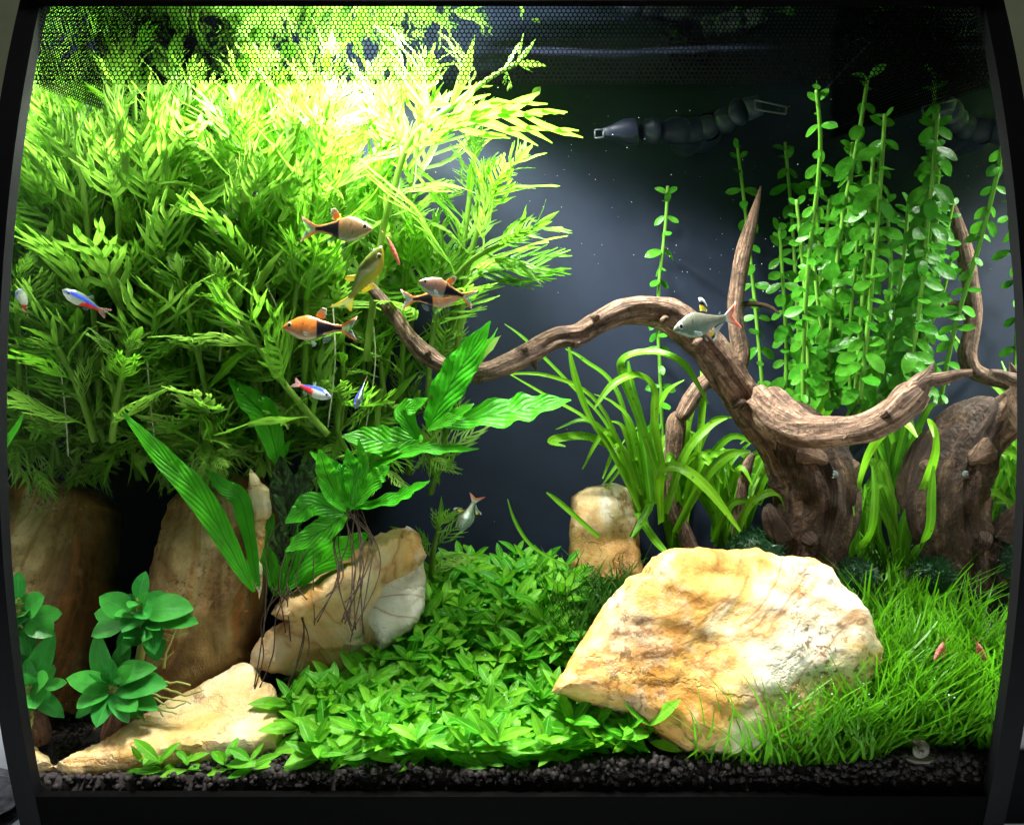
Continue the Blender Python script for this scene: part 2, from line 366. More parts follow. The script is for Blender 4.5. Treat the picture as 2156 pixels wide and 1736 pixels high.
# soil granules
def ico(sub):
    t = (1 + 5 ** .5) / 2
    V = [Vector(v).normalized() for v in ((-1, t, 0), (1, t, 0), (-1, -t, 0), (1, -t, 0), (0, -1, t), (0, 1, t), (0, -1, -t), (0, 1, -t), (t, 0, -1), (t, 0, 1), (-t, 0, -1), (-t, 0, 1))]
    Fc = [(0, 11, 5), (0, 5, 1), (0, 1, 7), (0, 7, 10), (0, 10, 11), (1, 5, 9), (5, 11, 4), (11, 10, 2), (10, 7, 6), (7, 1, 8), (3, 9, 4), (3, 4, 2), (3, 2, 6), (3, 6, 8), (3, 8, 9), (4, 9, 5), (2, 4, 11), (6, 2, 10), (8, 6, 7), (9, 8, 1)]
    for _ in range(sub):
        cache = {}; out = []
        def mid(a, b):
            k = (min(a, b), max(a, b))
            if k not in cache: V.append(((V[a] + V[b]) / 2).normalized()); cache[k] = len(V) - 1
            return cache[k]
        for a, b_, c in Fc:
            x, y, z = mid(a, b_), mid(b_, c), mid(c, a); out += [(a, x, z), (b_, y, x), (c, z, y), (x, y, z)]
        Fc = out
    return V, Fc
I0, I1, I2 = ico(0), ico(1), ico(2)
def scatter(name, items, m, base=I1, rough=0.0, label=None):
    V = []; Fc = []
    for c, r in items:
        n = len(V); k = R.random() * 50
        sx, sy, sz = (R.uniform(.85, 1.15) for _ in range(3))
        for v in base[0]:
            f = r * (1 + rough * noise.noise(v * 1.7 + Vector((k, k, 0)))) if rough else r
            V.append((c[0] + v.x * f * sx, c[1] + v.y * f * sy, c[2] + v.z * f * sz))
        Fc += [tuple(n + i for i in t) for t in base[1]]
    return tag(obj(name, mesh(name, V, Fc, m)), label, None, None, 'stuff')
it = []
for i in range(5200):
    x = R.uniform(-W + .002, W - .002); y = R.uniform(0.383, 0.47)
    if y > 0.402 and x > -0.085 and R.random() < 0.9: continue
    r = R.uniform(.0008, .00165) if R.random() < .8 else R.uniform(.0005, .0009)
    it.append(((x, y, ground(x, y) + R.uniform(-.3, .55) * r + (0.0006 if R.random() < .2 else 0)), r))
for i in range(3200):
    x = R.uniform(-W + .002, W - .002); z = R.uniform(-.176, -.146)
    y = yf(z) + R.uniform(.0048, .010)
    if z + Z0 > ground(x, 0.388): continue
    it.append(((x, y, z + Z0), R.uniform(.0009, .0016)))
scatter("soil_granules", it, M['soil'], I1, 0.25)

# ---------------------------------------------------------------- aquarium
aq = empty("aquarium", (0, 0.45, -0.2 + Z0), "black framed aquarium with curved front and honeycomb printed top band", "aquarium")
zs = [-0.168 + 0.352 * i / 24 for i in range(25)]
b = MB()
for off in (0.0, 0.003): b.grid([[(x, yf(z) - 0.001 + off, z + Z0) for x in (-W, W)] for z in zs])
gl = b.build("front_glass", M['glass'], aq)
for s in (-1, 1):
    b = MB(); x = s * W
    prof = [(yf(z) + 0.003, z) for z in [-0.168 + 0.40 * i / 24 for i in range(25)]]
    ins = [(x, y, z + Z0) for y, z in prof]; n = len(ins)
    b.V = ins + [(x, DB, z + Z0) for y, z in prof] + [(x + s * .004, y, z + Z0) for y, z in prof] + [(x + s * .004, DB, z + Z0) for y, z in prof]
    for i in range(n - 1):
        b.F += [(i, i + 1, n + i + 1, n + i), (2 * n + i, 3 * n + i, 3 * n + i + 1, 2 * n + i + 1), (i, 2 * n + i, 2 * n + i + 1, i + 1)]
    b.build("side_glass", M['mirror'], aq)
    b = MB()                  # curved corner post
    zz = [-0.2 + 0.46 * i / 30 for i in range(31)]
    b.grid([[(s * (W - .0004), yf(z) - .0035, z + Z0), (s * (W + .0088), yf(z) - .0035, z + Z0), (s * (W + .0088), yf(z) + .012, z + Z0), (s * (W + .0045), yf(z) + .012, z + Z0), (s * (W + .0045), yf(z) + .0026, z + Z0), (s * (W - .0004), yf(z) + .0026, z + Z0)] for z in zz], True)
    b.build("corner_post", M['black'], aq)
    b = MB(); b.box(s * (W + .0048), s * (W + .0085), yf(-.17) + .013, DB + .02, -.2, -.165); b.build("base_side", M['black'], aq)
b = MB(); b.box(-W, W, DB, DB + .006, -.19, .30); b.build("back_panel", M['back'], aq)
b = MB()
zz = [-0.2, -0.19, -0.18, -0.17, -0.166]
b.grid([[(x, yf(z) - .003, z + Z0) for x in (-W, W)] for z in zz]); b.grid([[(x, yf(z) + .003, z + Z0) for x in (-W, W)] for z in zz])
b.grid([[(x, yf(-.166) - .003, -.166 + Z0) for x in (-W, W)], [(x, yf(-.166) + .003, -.166 + Z0) for x in (-W, W)]])
b.build("base_front", M['print'], aq)
b = MB(); b.box(-W, W, .39, DB, -.2, -.19); b.build("base_plate", M['black'], aq)
b = MB(); b.box(-W, W, .378, .383, .1785, .30); b.build("hood_front", M['print'], aq)
b = MB(); b.box(-W - .009, W + .009, .37, DB + .02, .301, .306); b.build("hood_lid", M['black'], aq)
b = MB(); b.box(-.19, .09, .40, .45, .262, .300); b.build("lamp_housing", M['black'], aq)
def hexes(name, nu, nv, fn, hole=0.80, keep=None):
    V = []; Fc = []
    A = [(math.sin(PI / 3 * k), math.cos(PI / 3 * k)) for k in range(6)]
    for j in range(nv):
        for i in range(nu):
            cu = i + (0.5 if j % 2 else 0); cv = j * 0.8660
            if keep and not keep(cu, cv): continue
            n = len(V)
            for r in (0.57735, 0.57735 * hole):
                for a in A: V.append(fn(cu + a[0] * r, cv + a[1] * r))
            for k in range(6):
                q = (k + 1) % 6; Fc.append((n + k, n + q, n + 6 + q, n + 6 + k))
    o = obj(name, mesh(name, V, Fc, M['print'], False), aq); o["kind"] = "stuff"; return o
ZT, ZB = 0.183, 0.1424
pu = 2 * W / 206.0
hexes("honeycomb_band", 206, 20, lambda u, v: (-W + u * pu, yf(ZB + (ZT - ZB) * v / 16.6) + .0046, ZB + .0006 + (ZT - ZB) * v / 16.6 + Z0), 0.77)
for s in (-1, 1):
    def fn(u, v, s=s):
        y = 0.379 + u * .0021
        zb = 0.1424 + (y - .379) * 0.19
        return (s * (W - .0009), y, zb + v * .0021 + Z0)
    hexes("honeycomb_band", 88, 38, fn, 0.74)
# water surface
def ripple(x, y):             # the outlet's stream raises one long crest near the back
    c = .509 + .004 * math.sin(x * 30) + .0015 * noise.noise(Vector((x * 80, 0, 1)))
    k = 1 / (1 + math.exp(-(x - .0) * 160)) / (1 + math.exp((x - .155) * 120))
    return .0017 * k * math.exp(-((y - c) / .0055) ** 2) + .0004 * noise.noise(Vector((x * 35, y * 60, 4)))
b = MB(); b.grid([[(-W + .0006 + (2 * W - .0012) * i / 90, y, WATER + Z0 + ripple(-W + 2 * W * i / 90, y)) for i in range(91)] for y in [yf(.19) + .006 + (DB + .002 - yf(.19) - .006) * j / 110 for j in range(111)]])
tag(b.build("water", M['water'], None, True), kind='structure')
# ---------------------------------------------------------------- stones
def inside(p, poly):
    c = False; j = len(poly) - 1
    for i in range(len(poly)):
        a, b_ = poly[i], poly[j]
        if (a[1] > p[1]) != (b_[1] > p[1]) and p[0] < (b_[0] - a[0]) * (p[1] - a[1]) / (b_[1] - a[1]) + a[0]: c = not c
        j = i
    return c
def edge_d(p, poly):
    best = 1e9
    for i in range(len(poly)):
        a = poly[i - 1]; b_ = poly[i]; dx, dy = b_[0] - a[0], b_[1] - a[1]
        t = max(0, min(1, ((p[0] - a[0]) * dx + (p[1] - a[1]) * dy) / (dx * dx + dy * dy + 1e-9)))
        best = min(best, math.hypot(p[0] - a[0] - t * dx, p[1] - a[1] - t * dy))
    return best
def slab(name, outline, plane, m, label, bulge=.012, back=.03, rim=60, amp=.003, step=.0, strat=(0, 1), seed=0., grid=11, jit=3.0, bump=None, facet=0.):
    """stone with this face outline: plane = three (x, y, D) that fix the tilt of its face"""
    (x1, y1, d1), (x2, y2, d2), (x3, y3, d3) = plane
    A, B, C = P(*plane[0]), P(*plane[1]), P(*plane[2])
    nrm = (B - A).cross(C - A).normalized()
    if nrm.y > 0: nrm = -nrm
    eye = Vector((0, 0, Z0)); k = (A - eye).dot(nrm)
    def on(x, y):
        d = P(x, y, 1.0) - eye
        return eye + d * (k / d.dot(nrm))
    poly = []
    for i in range(len(outline)):
        a = outline[i]; b_ = outline[(i + 1) % len(outline)]
        n = max(1, int(math.hypot(b_[0] - a[0], b_[1] - a[1]) / grid))
        for q in range(n):
            t = q / n; x = a[0] + (b_[0] - a[0]) * t; y = a[1] + (b_[1] - a[1]) * t
            f = jit if q else jit * .3
            poly.append((x + f * noise.noise(Vector((x * .045, y * .045, seed))) + f * .6 * noise.noise(Vector((x * .13, y * .13, seed + 5))),
                         y + f * noise.noise(Vector((x * .045, y * .045, seed + 9))) + f * .6 * noise.noise(Vector((x * .13, y * .13, seed + 14)))))
    pts = [Vector(p) for p in poly]; nb = len(pts)
    xs = [p[0] for p in poly]; ys = [p[1] for p in poly]
    y = min(ys); r = 0
    while y < max(ys):
        x = min(xs) + (grid * .5 if r % 2 else 0)
        while x < max(xs):
            q = (x + R.uniform(-.2, .2) * grid, y + R.uniform(-.2, .2) * grid)
            if inside(q, poly) and edge_d(q, poly) > grid * .5: pts.append(Vector(q))
            x += grid
        y += grid * .87; r += 1
    v2, e, f2, *_ = delaunay_2d_cdt(pts, [(i, (i + 1) % nb) for i in range(nb)], [], 1, 1e-4)
    V = []; n = len(v2); edge = []
    rr_ = random.Random(int(seed * 10)); cxs = [(rr_.uniform(min(xs), max(xs)), rr_.uniform(min(ys), max(ys))) for _ in range(16)]
    fac = [(c, rr_.uniform(0, .5), rr_.uniform(-1, 1) / 110, rr_.uniform(-1, 1) / 110) for c in cxs]
    fm = [min(h0 + gx * (p[0] - c[0]) + gy * (p[1] - c[1]) for c, h0, gx, gy in fac) for p in v2]; fs = sorted(fm); flo = fs[len(fs) // 12]; fhi = fs[-1]
    for p in v2:
        d = edge_d(p, poly); edge.append(d < .3)
        t = min(1, d / rim); h = math.sqrt(max(0, 1 - (1 - t) ** 2))
        o = on(p[0], p[1])
        q = o * 34 + Vector((seed, 0, 0))
        nz = noise.fractal(q, 0.9, 2.1, 5) * amp
        nz += noise.noise(o * 16 + Vector((seed, 7, 0))) * amp * 1.6
        if step:
            s = (p[0] * strat[0] + p[1] * strat[1]) / 70 + 1.3 * noise.noise(o * 22 + Vector((0, seed, 3)))
            fr = s - math.floor(s)
            nz += step * (min(1, fr / .8) if fr < .8 else (1 - fr) / .2)
        if facet: nz += facet * max(0, min(1, (fm[len(V)] - flo) / (fhi - flo)))
        if bump: nz += bump(p[0], p[1])
        V.append(o + nrm * (0 if edge[-1] else h * bulge + nz * min(1, d / 14)))
    Fc = []
    for f in f2:
        a, b_, c = V[f[0]], V[f[1]], V[f[2]]
        Fc.append(tuple(f) if (b_ - a).cross(c - a).dot(nrm) > 0 else tuple(f[::-1]))
    idx = {}
    for i, p in enumerate(v2):
        if edge[i]: idx[i] = i; continue
        d = edge_d(p, poly); t = min(1, d / (rim * 1.4)); h = math.sqrt(max(0, 1 - (1 - t) ** 2))
        idx[i] = len(V); V.append(on(p[0], p[1]) - nrm * (h * back + amp * noise.noise(V[i] * 30)))
    for f in list(Fc):
        g = tuple(idx[i] for i in f[::-1])
        if g != tuple(f[::-1]): Fc.append(g)
    o = obj(name, mesh(name, V, Fc, m, True))
    me = o.data; me.set_sharp_from_angle(angle=math.radians(32))
    return tag(o, label, "stone", "stones of the hardscape")
slab("stone", [(1160, 1455), (1200, 1385), (1232, 1335), (1280, 1260), (1325, 1212), (1350, 1205), (1372, 1172), (1410, 1155), (1470, 1150), (1530, 1158), (1590, 1152), (1640, 1170), (1700, 1172), (1740, 1195), (1752, 1225), (1790, 1255), (1810, 1290), (1818, 1330), (1842, 1365), (1830, 1420), (1790, 1480), (1740, 1560), (1690, 1600), (1590, 1600), (1480, 1590), (1430, 1585), (1380, 1545), (1300, 1500), (1230, 1480)],
     [(1450, 1590, .396), (1200, 1400, .404), (1620, 1170, .428)], M['rockA'], "large golden cream stone leaning behind the bright carpet plants and grass", .011, .018, 60, .0028, .0007, (-.35, 1), 1.0, 9, 4, facet=.010,
     bump=lambda x, y: -.004 * math.exp(-((x - 1520) / 90) ** 2 - ((y - 1215) / 35) ** 2))
slab("stone", [(570, 1292), (590, 1258), (660, 1215), (740, 1160), (800, 1120), (858, 1108), (874, 1118), (886, 1160), (896, 1225), (880, 1290), (800, 1360), (740, 1420), (600, 1420), (520, 1408), (530, 1370), (560, 1330), (600, 1306)],
     [(600, 1400, .447), (600, 1270, .452), (850, 1200, .478)], M['rockB'], "tan brown ledge stone with brown fern roots trailing over it", .009, .03, 36, .0026, .0024, (.75, .8), 4.0, 8, 5, facet=.009,
     bump=lambda x, y: .011 / (1 + math.exp((y - (1560 - .43 * x)) / 6)))
slab("stone", [(856, 1106), (876, 1118), (888, 1160), (897, 1225), (893, 1290), (862, 1330), (800, 1372), (768, 1305), (780, 1255), (800, 1215), (828, 1180), (842, 1140)],
     [(780, 1300, .455), (870, 1300, .462), (860, 1120, .474)], M['wall_rock'], "white streaked stone slab leaning against the tan ledge stone with its point up", .006, .02, 22, .0016, .0012, (.9, .55), 5.0, 8, 3, facet=.004)
slab("stone", [(113, 1612), (150, 1590), (205, 1570), (275, 1525), (300, 1508), (350, 1480), (395, 1462), (440, 1440), (478, 1420), (490, 1410), (520, 1402), (545, 1410), (555, 1440), (580, 1450), (600, 1540), (590, 1590), (420, 1610), (300, 1625), (200, 1632), (150, 1640)],
     [(125, 1625, .3895), (560, 1580, .404), (520, 1420, .442)], M['rockC'], "long pale wedge stone lying flat with tapered tip on dark soil", .006, .022, 30, .0018, .0010, (.42, .9), 8.0, 8, 3, facet=.005)
slab("stone", [(300, 1505), (312, 1380), (318, 1250), (335, 1180), (345, 1110), (360, 1060), (395, 1030), (480, 1010), (545, 990), (575, 1030), (590, 1110), (570, 1180), (560, 1260), (545, 1330), (520, 1400), (470, 1450), (400, 1510)],
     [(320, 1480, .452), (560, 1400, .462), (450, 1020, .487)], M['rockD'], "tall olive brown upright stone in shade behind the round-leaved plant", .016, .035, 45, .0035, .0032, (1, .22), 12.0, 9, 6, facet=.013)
slab("stone", [(1195, 1230), (1198, 1130), (1203, 1045), (1235, 1025), (1290, 1016), (1335, 1030), (1350, 1080), (1345, 1150), (1360, 1240)],
     [(1200, 1180, .528), (1340, 1180, .525), (1270, 1040, .54)], M['rockB'], "small tan block stone against the dark back panel under ribbon leaves", .0045, .025, 12, .0012, .0008, (.3, 1), 19.0, 8, 3, facet=.005)
slab("stone", [(526, 985), (540, 1000), (566, 1030), (572, 1080), (560, 1100), (556, 1150), (548, 1180), (553, 1215), (545, 1262), (536, 1230), (532, 1160), (535, 1080), (520, 1030)],
     [(530, 1240, .447), (560, 1050, .449), (540, 1000, .45)], M['rockC'], "thin peach coloured stone splinter standing beside the dark warty fern leaves", .003, .006, 14, .001, 0, (1, 0), 21.0, 6, 3)

# ---------------------------------------------------------------- driftwood
def wood(name, pts, parent, m=None, sides=22, rough=.10, n=14, seed=0., flat=1.0):
    q = spline(pts, n); C = [P(*a[:3]) for a in q]; rr = [max(.4, a[3]) * px(a[2]) for a in q]
    V, Fc, UV = tube_data(C, rr, sides, rough, seed, True, flat)
    return obj(name, mesh(name, V, Fc, m or M['wood'], True, UV), parent)
dw = empty("driftwood", P(1690, 1195, .488), "big branching brown driftwood with arching limb and dark stump", "driftwood")
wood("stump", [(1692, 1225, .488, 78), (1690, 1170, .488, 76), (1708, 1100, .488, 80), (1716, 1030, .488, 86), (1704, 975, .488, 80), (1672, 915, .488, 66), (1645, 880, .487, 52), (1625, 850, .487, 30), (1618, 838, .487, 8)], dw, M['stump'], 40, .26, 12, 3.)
wood("limb", [(1680, 1010, .488, 43.2), (1640, 930, .487, 41.4), (1585, 865, .484, 39.6), (1535, 800, .478, 36.9), (1500, 745, .474, 35.1), (1462, 705, .470, 33.3), (1420, 668, .467, 31.5), (1370, 652, .464, 29.7), (1310, 655, .460, 27.0), (1255, 682, .456, 23.4), (1215, 706, .452, 22.5), (1170, 712, .449, 20.7), (1110, 745, .445, 21.6), (1055, 772, .442, 19.8), (1005, 784, .440, 18.0), (950, 778, .440, 16.2), (905, 755, .442, 17.1), (868, 720, .444, 16.2), (832, 668, .446, 14.4), (800, 628, .448, 12.6), (778, 602, .450, 9.0), (774, 598, .450, 2.7)], dw, sides=24, rough=.30, n=14, seed=9.)
wood("branch", [(1597, 838, .482, 6), (1604, 846, .474, 28), (1622, 856, .462, 46), (1652, 882, .450, 44), (1700, 905, .436, 36), (1760, 905, .420, 31), (1830, 893, .407, 30), (1880, 868, .399, 32), (1915, 838, .394, 34), (1937, 818, .392, 25)], dw, sides=24, rough=.30, n=14, seed=15.)
wood("twig", [(1915, 838, .394, 28), (1938, 806, .392, 21), (1955, 785, .391, 11), (1964, 764, .391, 2)], dw, sides=14, rough=.2, seed=21.)
wood("twig", [(1928, 815, .392, 20), (1955, 800, .390, 13), (1985, 796, .388, 13), (2015, 788, .385, 10), (2046, 784, .383, 7)], dw, sides=14, rough=.2, seed=25.)
wood("knob", [(1760, 990, .476, 24), (1790, 982, .476, 13), (1803, 975, .476, 9), (1806, 972, .476, 2)], dw, sides=12, rough=.25, seed=31.)
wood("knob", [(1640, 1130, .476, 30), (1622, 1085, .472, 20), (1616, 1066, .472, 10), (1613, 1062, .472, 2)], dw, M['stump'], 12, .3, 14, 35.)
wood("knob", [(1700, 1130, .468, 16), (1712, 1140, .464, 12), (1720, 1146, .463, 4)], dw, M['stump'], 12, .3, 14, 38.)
wood("knob", [(1690, 950, .473, 30), (1720, 960, .468, 15), (1735, 968, .466, 11), (1742, 970, .466, 3)], dw, sides=12, rough=.3, seed=41.)
wood("knob", [(1452, 672, .470, 14), (1447, 655, .470, 8), (1437, 648, .470, 5), (1434, 645, .47, 1)], dw, sides=10, rough=.3, seed=45.)
wood("knob", [(1120, 748, .445, 12), (1126, 772, .444, 5), (1130, 780, .444, 1)], dw, sides=8, rough=.3, seed=47.)
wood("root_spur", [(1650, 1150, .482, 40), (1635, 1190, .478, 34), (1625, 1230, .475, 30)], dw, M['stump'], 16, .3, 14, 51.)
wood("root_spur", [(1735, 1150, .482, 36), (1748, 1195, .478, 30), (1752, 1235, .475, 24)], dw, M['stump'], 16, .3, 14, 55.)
for kx, ky, kD, kr in ((1255, 668, .447, 9), (1350, 640, .456, 10), (1560, 850, .468, 13), (1105, 735, .438, 8), (900, 742, .434, 8), (1470, 720, .458, 12), (1215, 725, .444, 8), (1400, 672, .452, 9), (1010, 800, .436, 7), (1650, 905, .438, 13), (1780, 920, .408, 9), (1860, 870, .392, 9)):
    wood("knot", [(kx - kr * .6, ky + kr * .3, kD + .008, kr), (kx, ky, kD + .003, kr * .9), (kx + kr * .5, ky - kr * .4, kD, kr * .35)], dw, None, 10, .45, 5, kx * .1)
d2 = empty("driftwood", P(1450, 1170, .525), "slim upright driftwood spike bending down behind the arching limb", "driftwood")
wood("spike", [(1601, 392, .525, 1.5), (1592, 430, .525, 7), (1578, 480, .525, 13), (1563, 540, .525, 17), (1553, 600, .525, 16), (1548, 650, .525, 17), (1552, 700, .525, 17), (1560, 745, .525, 19), (1548, 778, .525, 18), (1518, 795, .524, 17), (1480, 806, .522, 17), (1455, 838, .520, 18), (1436, 872, .518, 16), (1430, 884, .518, 8)], d2, sides=18, rough=.14, n=10, seed=60.)
wood("leg", [(1428, 866, .522, 8), (1424, 890, .522, 20), (1418, 950, .522, 20), (1412, 1010, .522, 18), (1420, 1070, .522, 18), (1440, 1120, .522, 16), (1460, 1170, .522, 15), (1468, 1200, .522, 14)], d2, sides=18, rough=.14, seed=66.)
wood("twig", [(1640, 660, .53, 2), (1615, 645, .53, 5), (1570, 640, .528, 6), (1550, 660, .526, 5)], d2, sides=8, rough=.3, seed=68.)
d3 = empty("driftwood", P(1555, 1180, .53), "thin straight brown twig standing among ribbon leaves beside the stump", "driftwood")
wood("twig", [(1585, 955, .515, 6), (1572, 985, .515, 11), (1562, 1040, .515, 12), (1554, 1110, .515, 13), (1552, 1180, .515, 14)], d3, sides=14, rough=.15, seed=71.)
d4 = empty("wood_peg", P(250, 1560, .412), "short red brown wood peg holding up the round-leaved plant", "driftwood")
wood("peg", [(240, 1565, .412, 25), (243, 1545, .412, 29), (252, 1515, .412, 29), (262, 1480, .412, 25), (262, 1440, .412, 18)], d4, M['peg'], 16, .1, 8, 75.)

# ---------------------------------------------------------------- leaf meshes
def leaf_mesh(name, m, wf, n=7, bend=.0, fold=.12, wave=.0, twist=0., cols=(-1, -.5, 0, .5, 1), stalk=0.0):
    V = []; Fc = []; UV = []; c = len(cols)
    for i in range(n + 1):
        t = i / n; hw = max(wf(t), .0015)
        for u in cols:
            x = u * hw; z = fold * abs(u) * hw - bend * t * t + (wave * math.sin(t * 19 + (1.6 if u > 0 else 0)) * abs(u))
            a = twist * t; V.append((x * math.cos(a) - z * math.sin(a) * .3, t, z + x * math.sin(a))); UV.append((.5 + u / 2, t))
    for i in range(n):
        for j in range(c - 1): Fc.append((i * c + j, i * c + j + 1, (i + 1) * c + j + 1, (i + 1) * c + j))
    return mesh(name, V, Fc, m, True, UV)
def ell(wd, peak=.5, base=.12, tip=1.0):
    def f(t):
        s = t / peak * .5 if t < peak else .5 + (t - peak) / (1 - peak) * .5
        return wd * (math.sin(PI * min(max(s, 0), 1)) ** tip) * (1 if t > base else (.35 + .65 * t / base)) + wd * .06 * (1 - t)
    return f
def lacy(name, m, k, spread, lob, bend, seed, web=.05, wl=.023):
    """deeply cut leaf: a spine, k pairs of long lobes and an end lobe"""
    r = random.Random(seed); V = []; Fc = []; UV = []
    def Z(x, y): return -bend * .55 * y * y - .25 * abs(x) ** 1.5 * bend * 2 + .02 * math.sin(9 * y + seed)
    def strip(p0, d0, L, wd, cv, n=4):
        x, y = p0; a = d0; s = len(V); st = L / n
        for i in range(n + 1):
            t = i / n; hw = wd * (.75 + .9 * math.sin(PI * min(1, t * .75 + .1))) * (1 - t ** 3) * .62 + .002
            nx, ny = -math.sin(a), math.cos(a)
            for u in (-1, 0, 1):
                X, Y = x + nx * hw * u, y + ny * hw * u
                V.append((X, Y, Z(X, Y) + (.012 * abs(u)))); UV.append((.5 + u * .5, t))
            x += math.cos(a) * st; y += math.sin(a) * st; a += cv / n
        for i in range(n):
            for j in range(2): Fc.append((s + i * 3 + j, s + i * 3 + j + 1, s + i * 3 + j + 4, s + i * 3 + j + 3))
    strip((0, 0), PI / 2, .98, web, r.uniform(-.08, .08), 6)
    for i in range(k):
        for s in (-1, 1):
            t = .2 + .66 * i / (k - 1) + r.uniform(-.03, .03) + (.03 if s > 0 else 0)
            L = lob * (.55 + .75 * math.sin(PI * (.18 + .62 * (1 - t)))) * r.uniform(.8, 1.12)
            ang = PI / 2 - s * (spread + .35 * (1 - t)) + r.uniform(-.1, .1)
            strip((0, t * .95), ang, L, wl * r.uniform(.75, 1.25), s * r.uniform(-.1, .95), 3)
            if L > .26:
                q = .5; strip((math.cos(ang) * L * q, t * .95 + math.sin(ang) * L * q), ang + s * .62, L * .45, .022, -s * .2, 2)
    return mesh(name, V, Fc, m, True, UV)
WL = [lacy("leaf", M['wist'], k, sp, lb, bd, i, wb) for i, (k, sp, lb, bd, wb) in enumerate(
      [(6, .52, .46, .12, .030), (7, .44, .40, .3, .026), (5, .58, .50, .05, .036), (6, .48, .38, .6, .032), (7, .54, .44, .18, .028), (5, .42, .42, -.15, .038), (6, .36, .48, .9, .028), (4, .5, .52, .5, .042)])]
WL += [lacy("leaf", M['wist'], k, sp, lb, bd, 20 + i, wb, wl) for i, (k, sp, lb, bd, wb, wl) in enumerate([(5, .55, .38, .2, .06, .038), (4, .48, .42, .4, .07, .042)])]
WS = [leaf_mesh("leaf", M['wist'], ell(.085, .45), 7, .12, .25, .01), leaf_mesh("leaf", M['wist'], lambda t: ell(.12, .5)(t) * (1 + .22 * math.sin(t * 38)), 14, .2, .2, .01),
      leaf_mesh("leaf", M['wist'], lambda t: ell(.15, .6)(t) * (1 + .14 * math.sin(t * 30)), 12, .05, .1, .015)]
def rotv(v, axis, a): return Matrix.Rotation(a, 3, axis) @ v
def stemplant(name, pts, label, cat, group, leaf_fn, r0, r1, mstem, sides=7):
    """a stem along pts, (x, y, D); leaf_fn yields (t, length, along, normal, mesh)"""
    q = [P(*a) for a in spline(pts, 7)]
    for p in q: p.x = -W + .003 + abs(p.x + W - .003)      # keep inside the side glass
    root = empty(name, q[0], label, cat, group)
    n = len(q); rad = [r0 + (r1 - r0) * i / (n - 1) for i in range(n)]
    V, Fc, UV = tube_data([p - q[0] for p in q], rad, sides, .04, R.random() * 9)
    s = bpy.data.objects.new("stem", mesh("stem", V, Fc, mstem, True, UV)); COL.objects.link(s); s.parent = root
    cum = [0]
    for a, b_ in zip(q, q[1:]): cum.append(cum[-1] + (b_ - a).length)
    def at(d):
        for i in range(n - 1):
            if cum[i + 1] >= d or i == n - 2:
                f = (d - cum[i]) / max(1e-9, cum[i + 1] - cum[i]); return q[i].lerp(q[i + 1], f), (q[i + 1] - q[i]).normalized()
    leaf_fn(root, at, cum[-1])
    return root
# ---------------------------------------------------------------- lacy stem plants
def where(p, table):          # the description of the place a plant stands in
    return min(table, key=lambda t: math.hypot(p[0] - t[0], p[1] - t[1]))[2]
WT = [(40, 150, "bright lacy stem plant reaching the honeycomb band against the side glass"), (230, 130, "bright lacy stem plant with its tip behind the corner of the honeycomb band"), (420, 160, "bright lacy stem plant with its top at the water in the thicket's middle"),
      (580, 160, "blown-out lacy stem plant touching the water near the lamp"), (720, 130, "white glowing lacy stem plant right under the lamp"), (870, 130, "bright lacy stem plant with its top at the thicket's open edge"),
      (130, 330, "yellow-green lacy stem plant behind the honeycomb corner's lower edge"), (320, 320, "yellow-green lacy stem plant beside the thin pale looping roots"), (560, 350, "pale green lacy stem plant above the brownish wedge-marked fish"), (750, 390, "pale green lacy stem plant just behind the brownish wedge-marked fish"),
      (110, 460, "green lacy stem plant above the blue striped fish near the side glass"), (280, 500, "green lacy stem plant halfway up between side glass and wedge-marked fish"), (520, 530, "green lacy stem plant behind the yellow fish's tail"), (860, 500, "green lacy stem plant behind the overlapping wedge-marked fish"), (940, 600, "green lacy stem plant behind the driftwood limb's thin tip"),
      (70, 620, "dark green lacy stem plant behind the blue striped fish"), (300, 690, "dark green lacy stem plant with palm-like top in the shade"), (470, 650, "dark green lacy stem plant beside the vivid orange fish"), (600, 740, "dark green lacy stem plant behind the red flanked striped fish"), (770, 770, "dark green lacy stem plant behind the diving striped fish"), (850, 830, "dark green lacy stem plant just above the big crinkled fern leaves"),
      (60, 800, "shaded lacy stem plant low beside the side glass"), (230, 830, "shaded lacy stem plant above the tip of the long bright fern leaf"), (420, 820, "shaded lacy stem plant beside the dark twisting fern leaf"), (660, 850, "shaded lacy stem plant above the young fern bunch"),
      (130, 960, "lacy stem plant hanging its leaves over the stone by the side glass"), (330, 960, "lacy stem plant hanging its leaves over the dark gap between stones"), (500, 970, "lacy stem plant hanging its leaves over the olive upright stone"), (740, 970, "lacy stem plant hanging its leaves behind the young fern bunch")]
CT = [(620, 1560, "pointed-leaved carpet plant beside the wide end of the pale wedge stone"), (620, 1450, "pointed-leaved carpet plant under the tan ledge stone"), (850, 1590, "pointed-leaved carpet plant at the soil edge in the front of the bright patch"), (850, 1470, "pointed-leaved carpet plant in the sunlit middle of the front patch"),
      (1080, 1590, "pointed-leaved carpet plant overhanging the black soil granules"), (1080, 1490, "pointed-leaved carpet plant in the sunlit patch near the golden stone's corner"), (1310, 1580, "pointed-leaved carpet plant in the low tongue under the golden stone"),
      (830, 1320, "pointed-leaved carpet plant on the slope beside the white ledge stone"), (830, 1400, "shaded pointed-leaved carpet plant at the foot of the slope by the ledge stone"), (1000, 1230, "pointed-leaved carpet plant at the slope's crest before the dark panel"), (1000, 1320, "pointed-leaved carpet plant in the middle of the rising slope"),
      (1020, 1410, "shaded pointed-leaved carpet plant in the dip between slope and front patch"), (1150, 1260, "pointed-leaved carpet plant at the crest beside the darker grass tuft"), (1150, 1370, "shaded pointed-leaved carpet plant close by the golden stone's edge")]
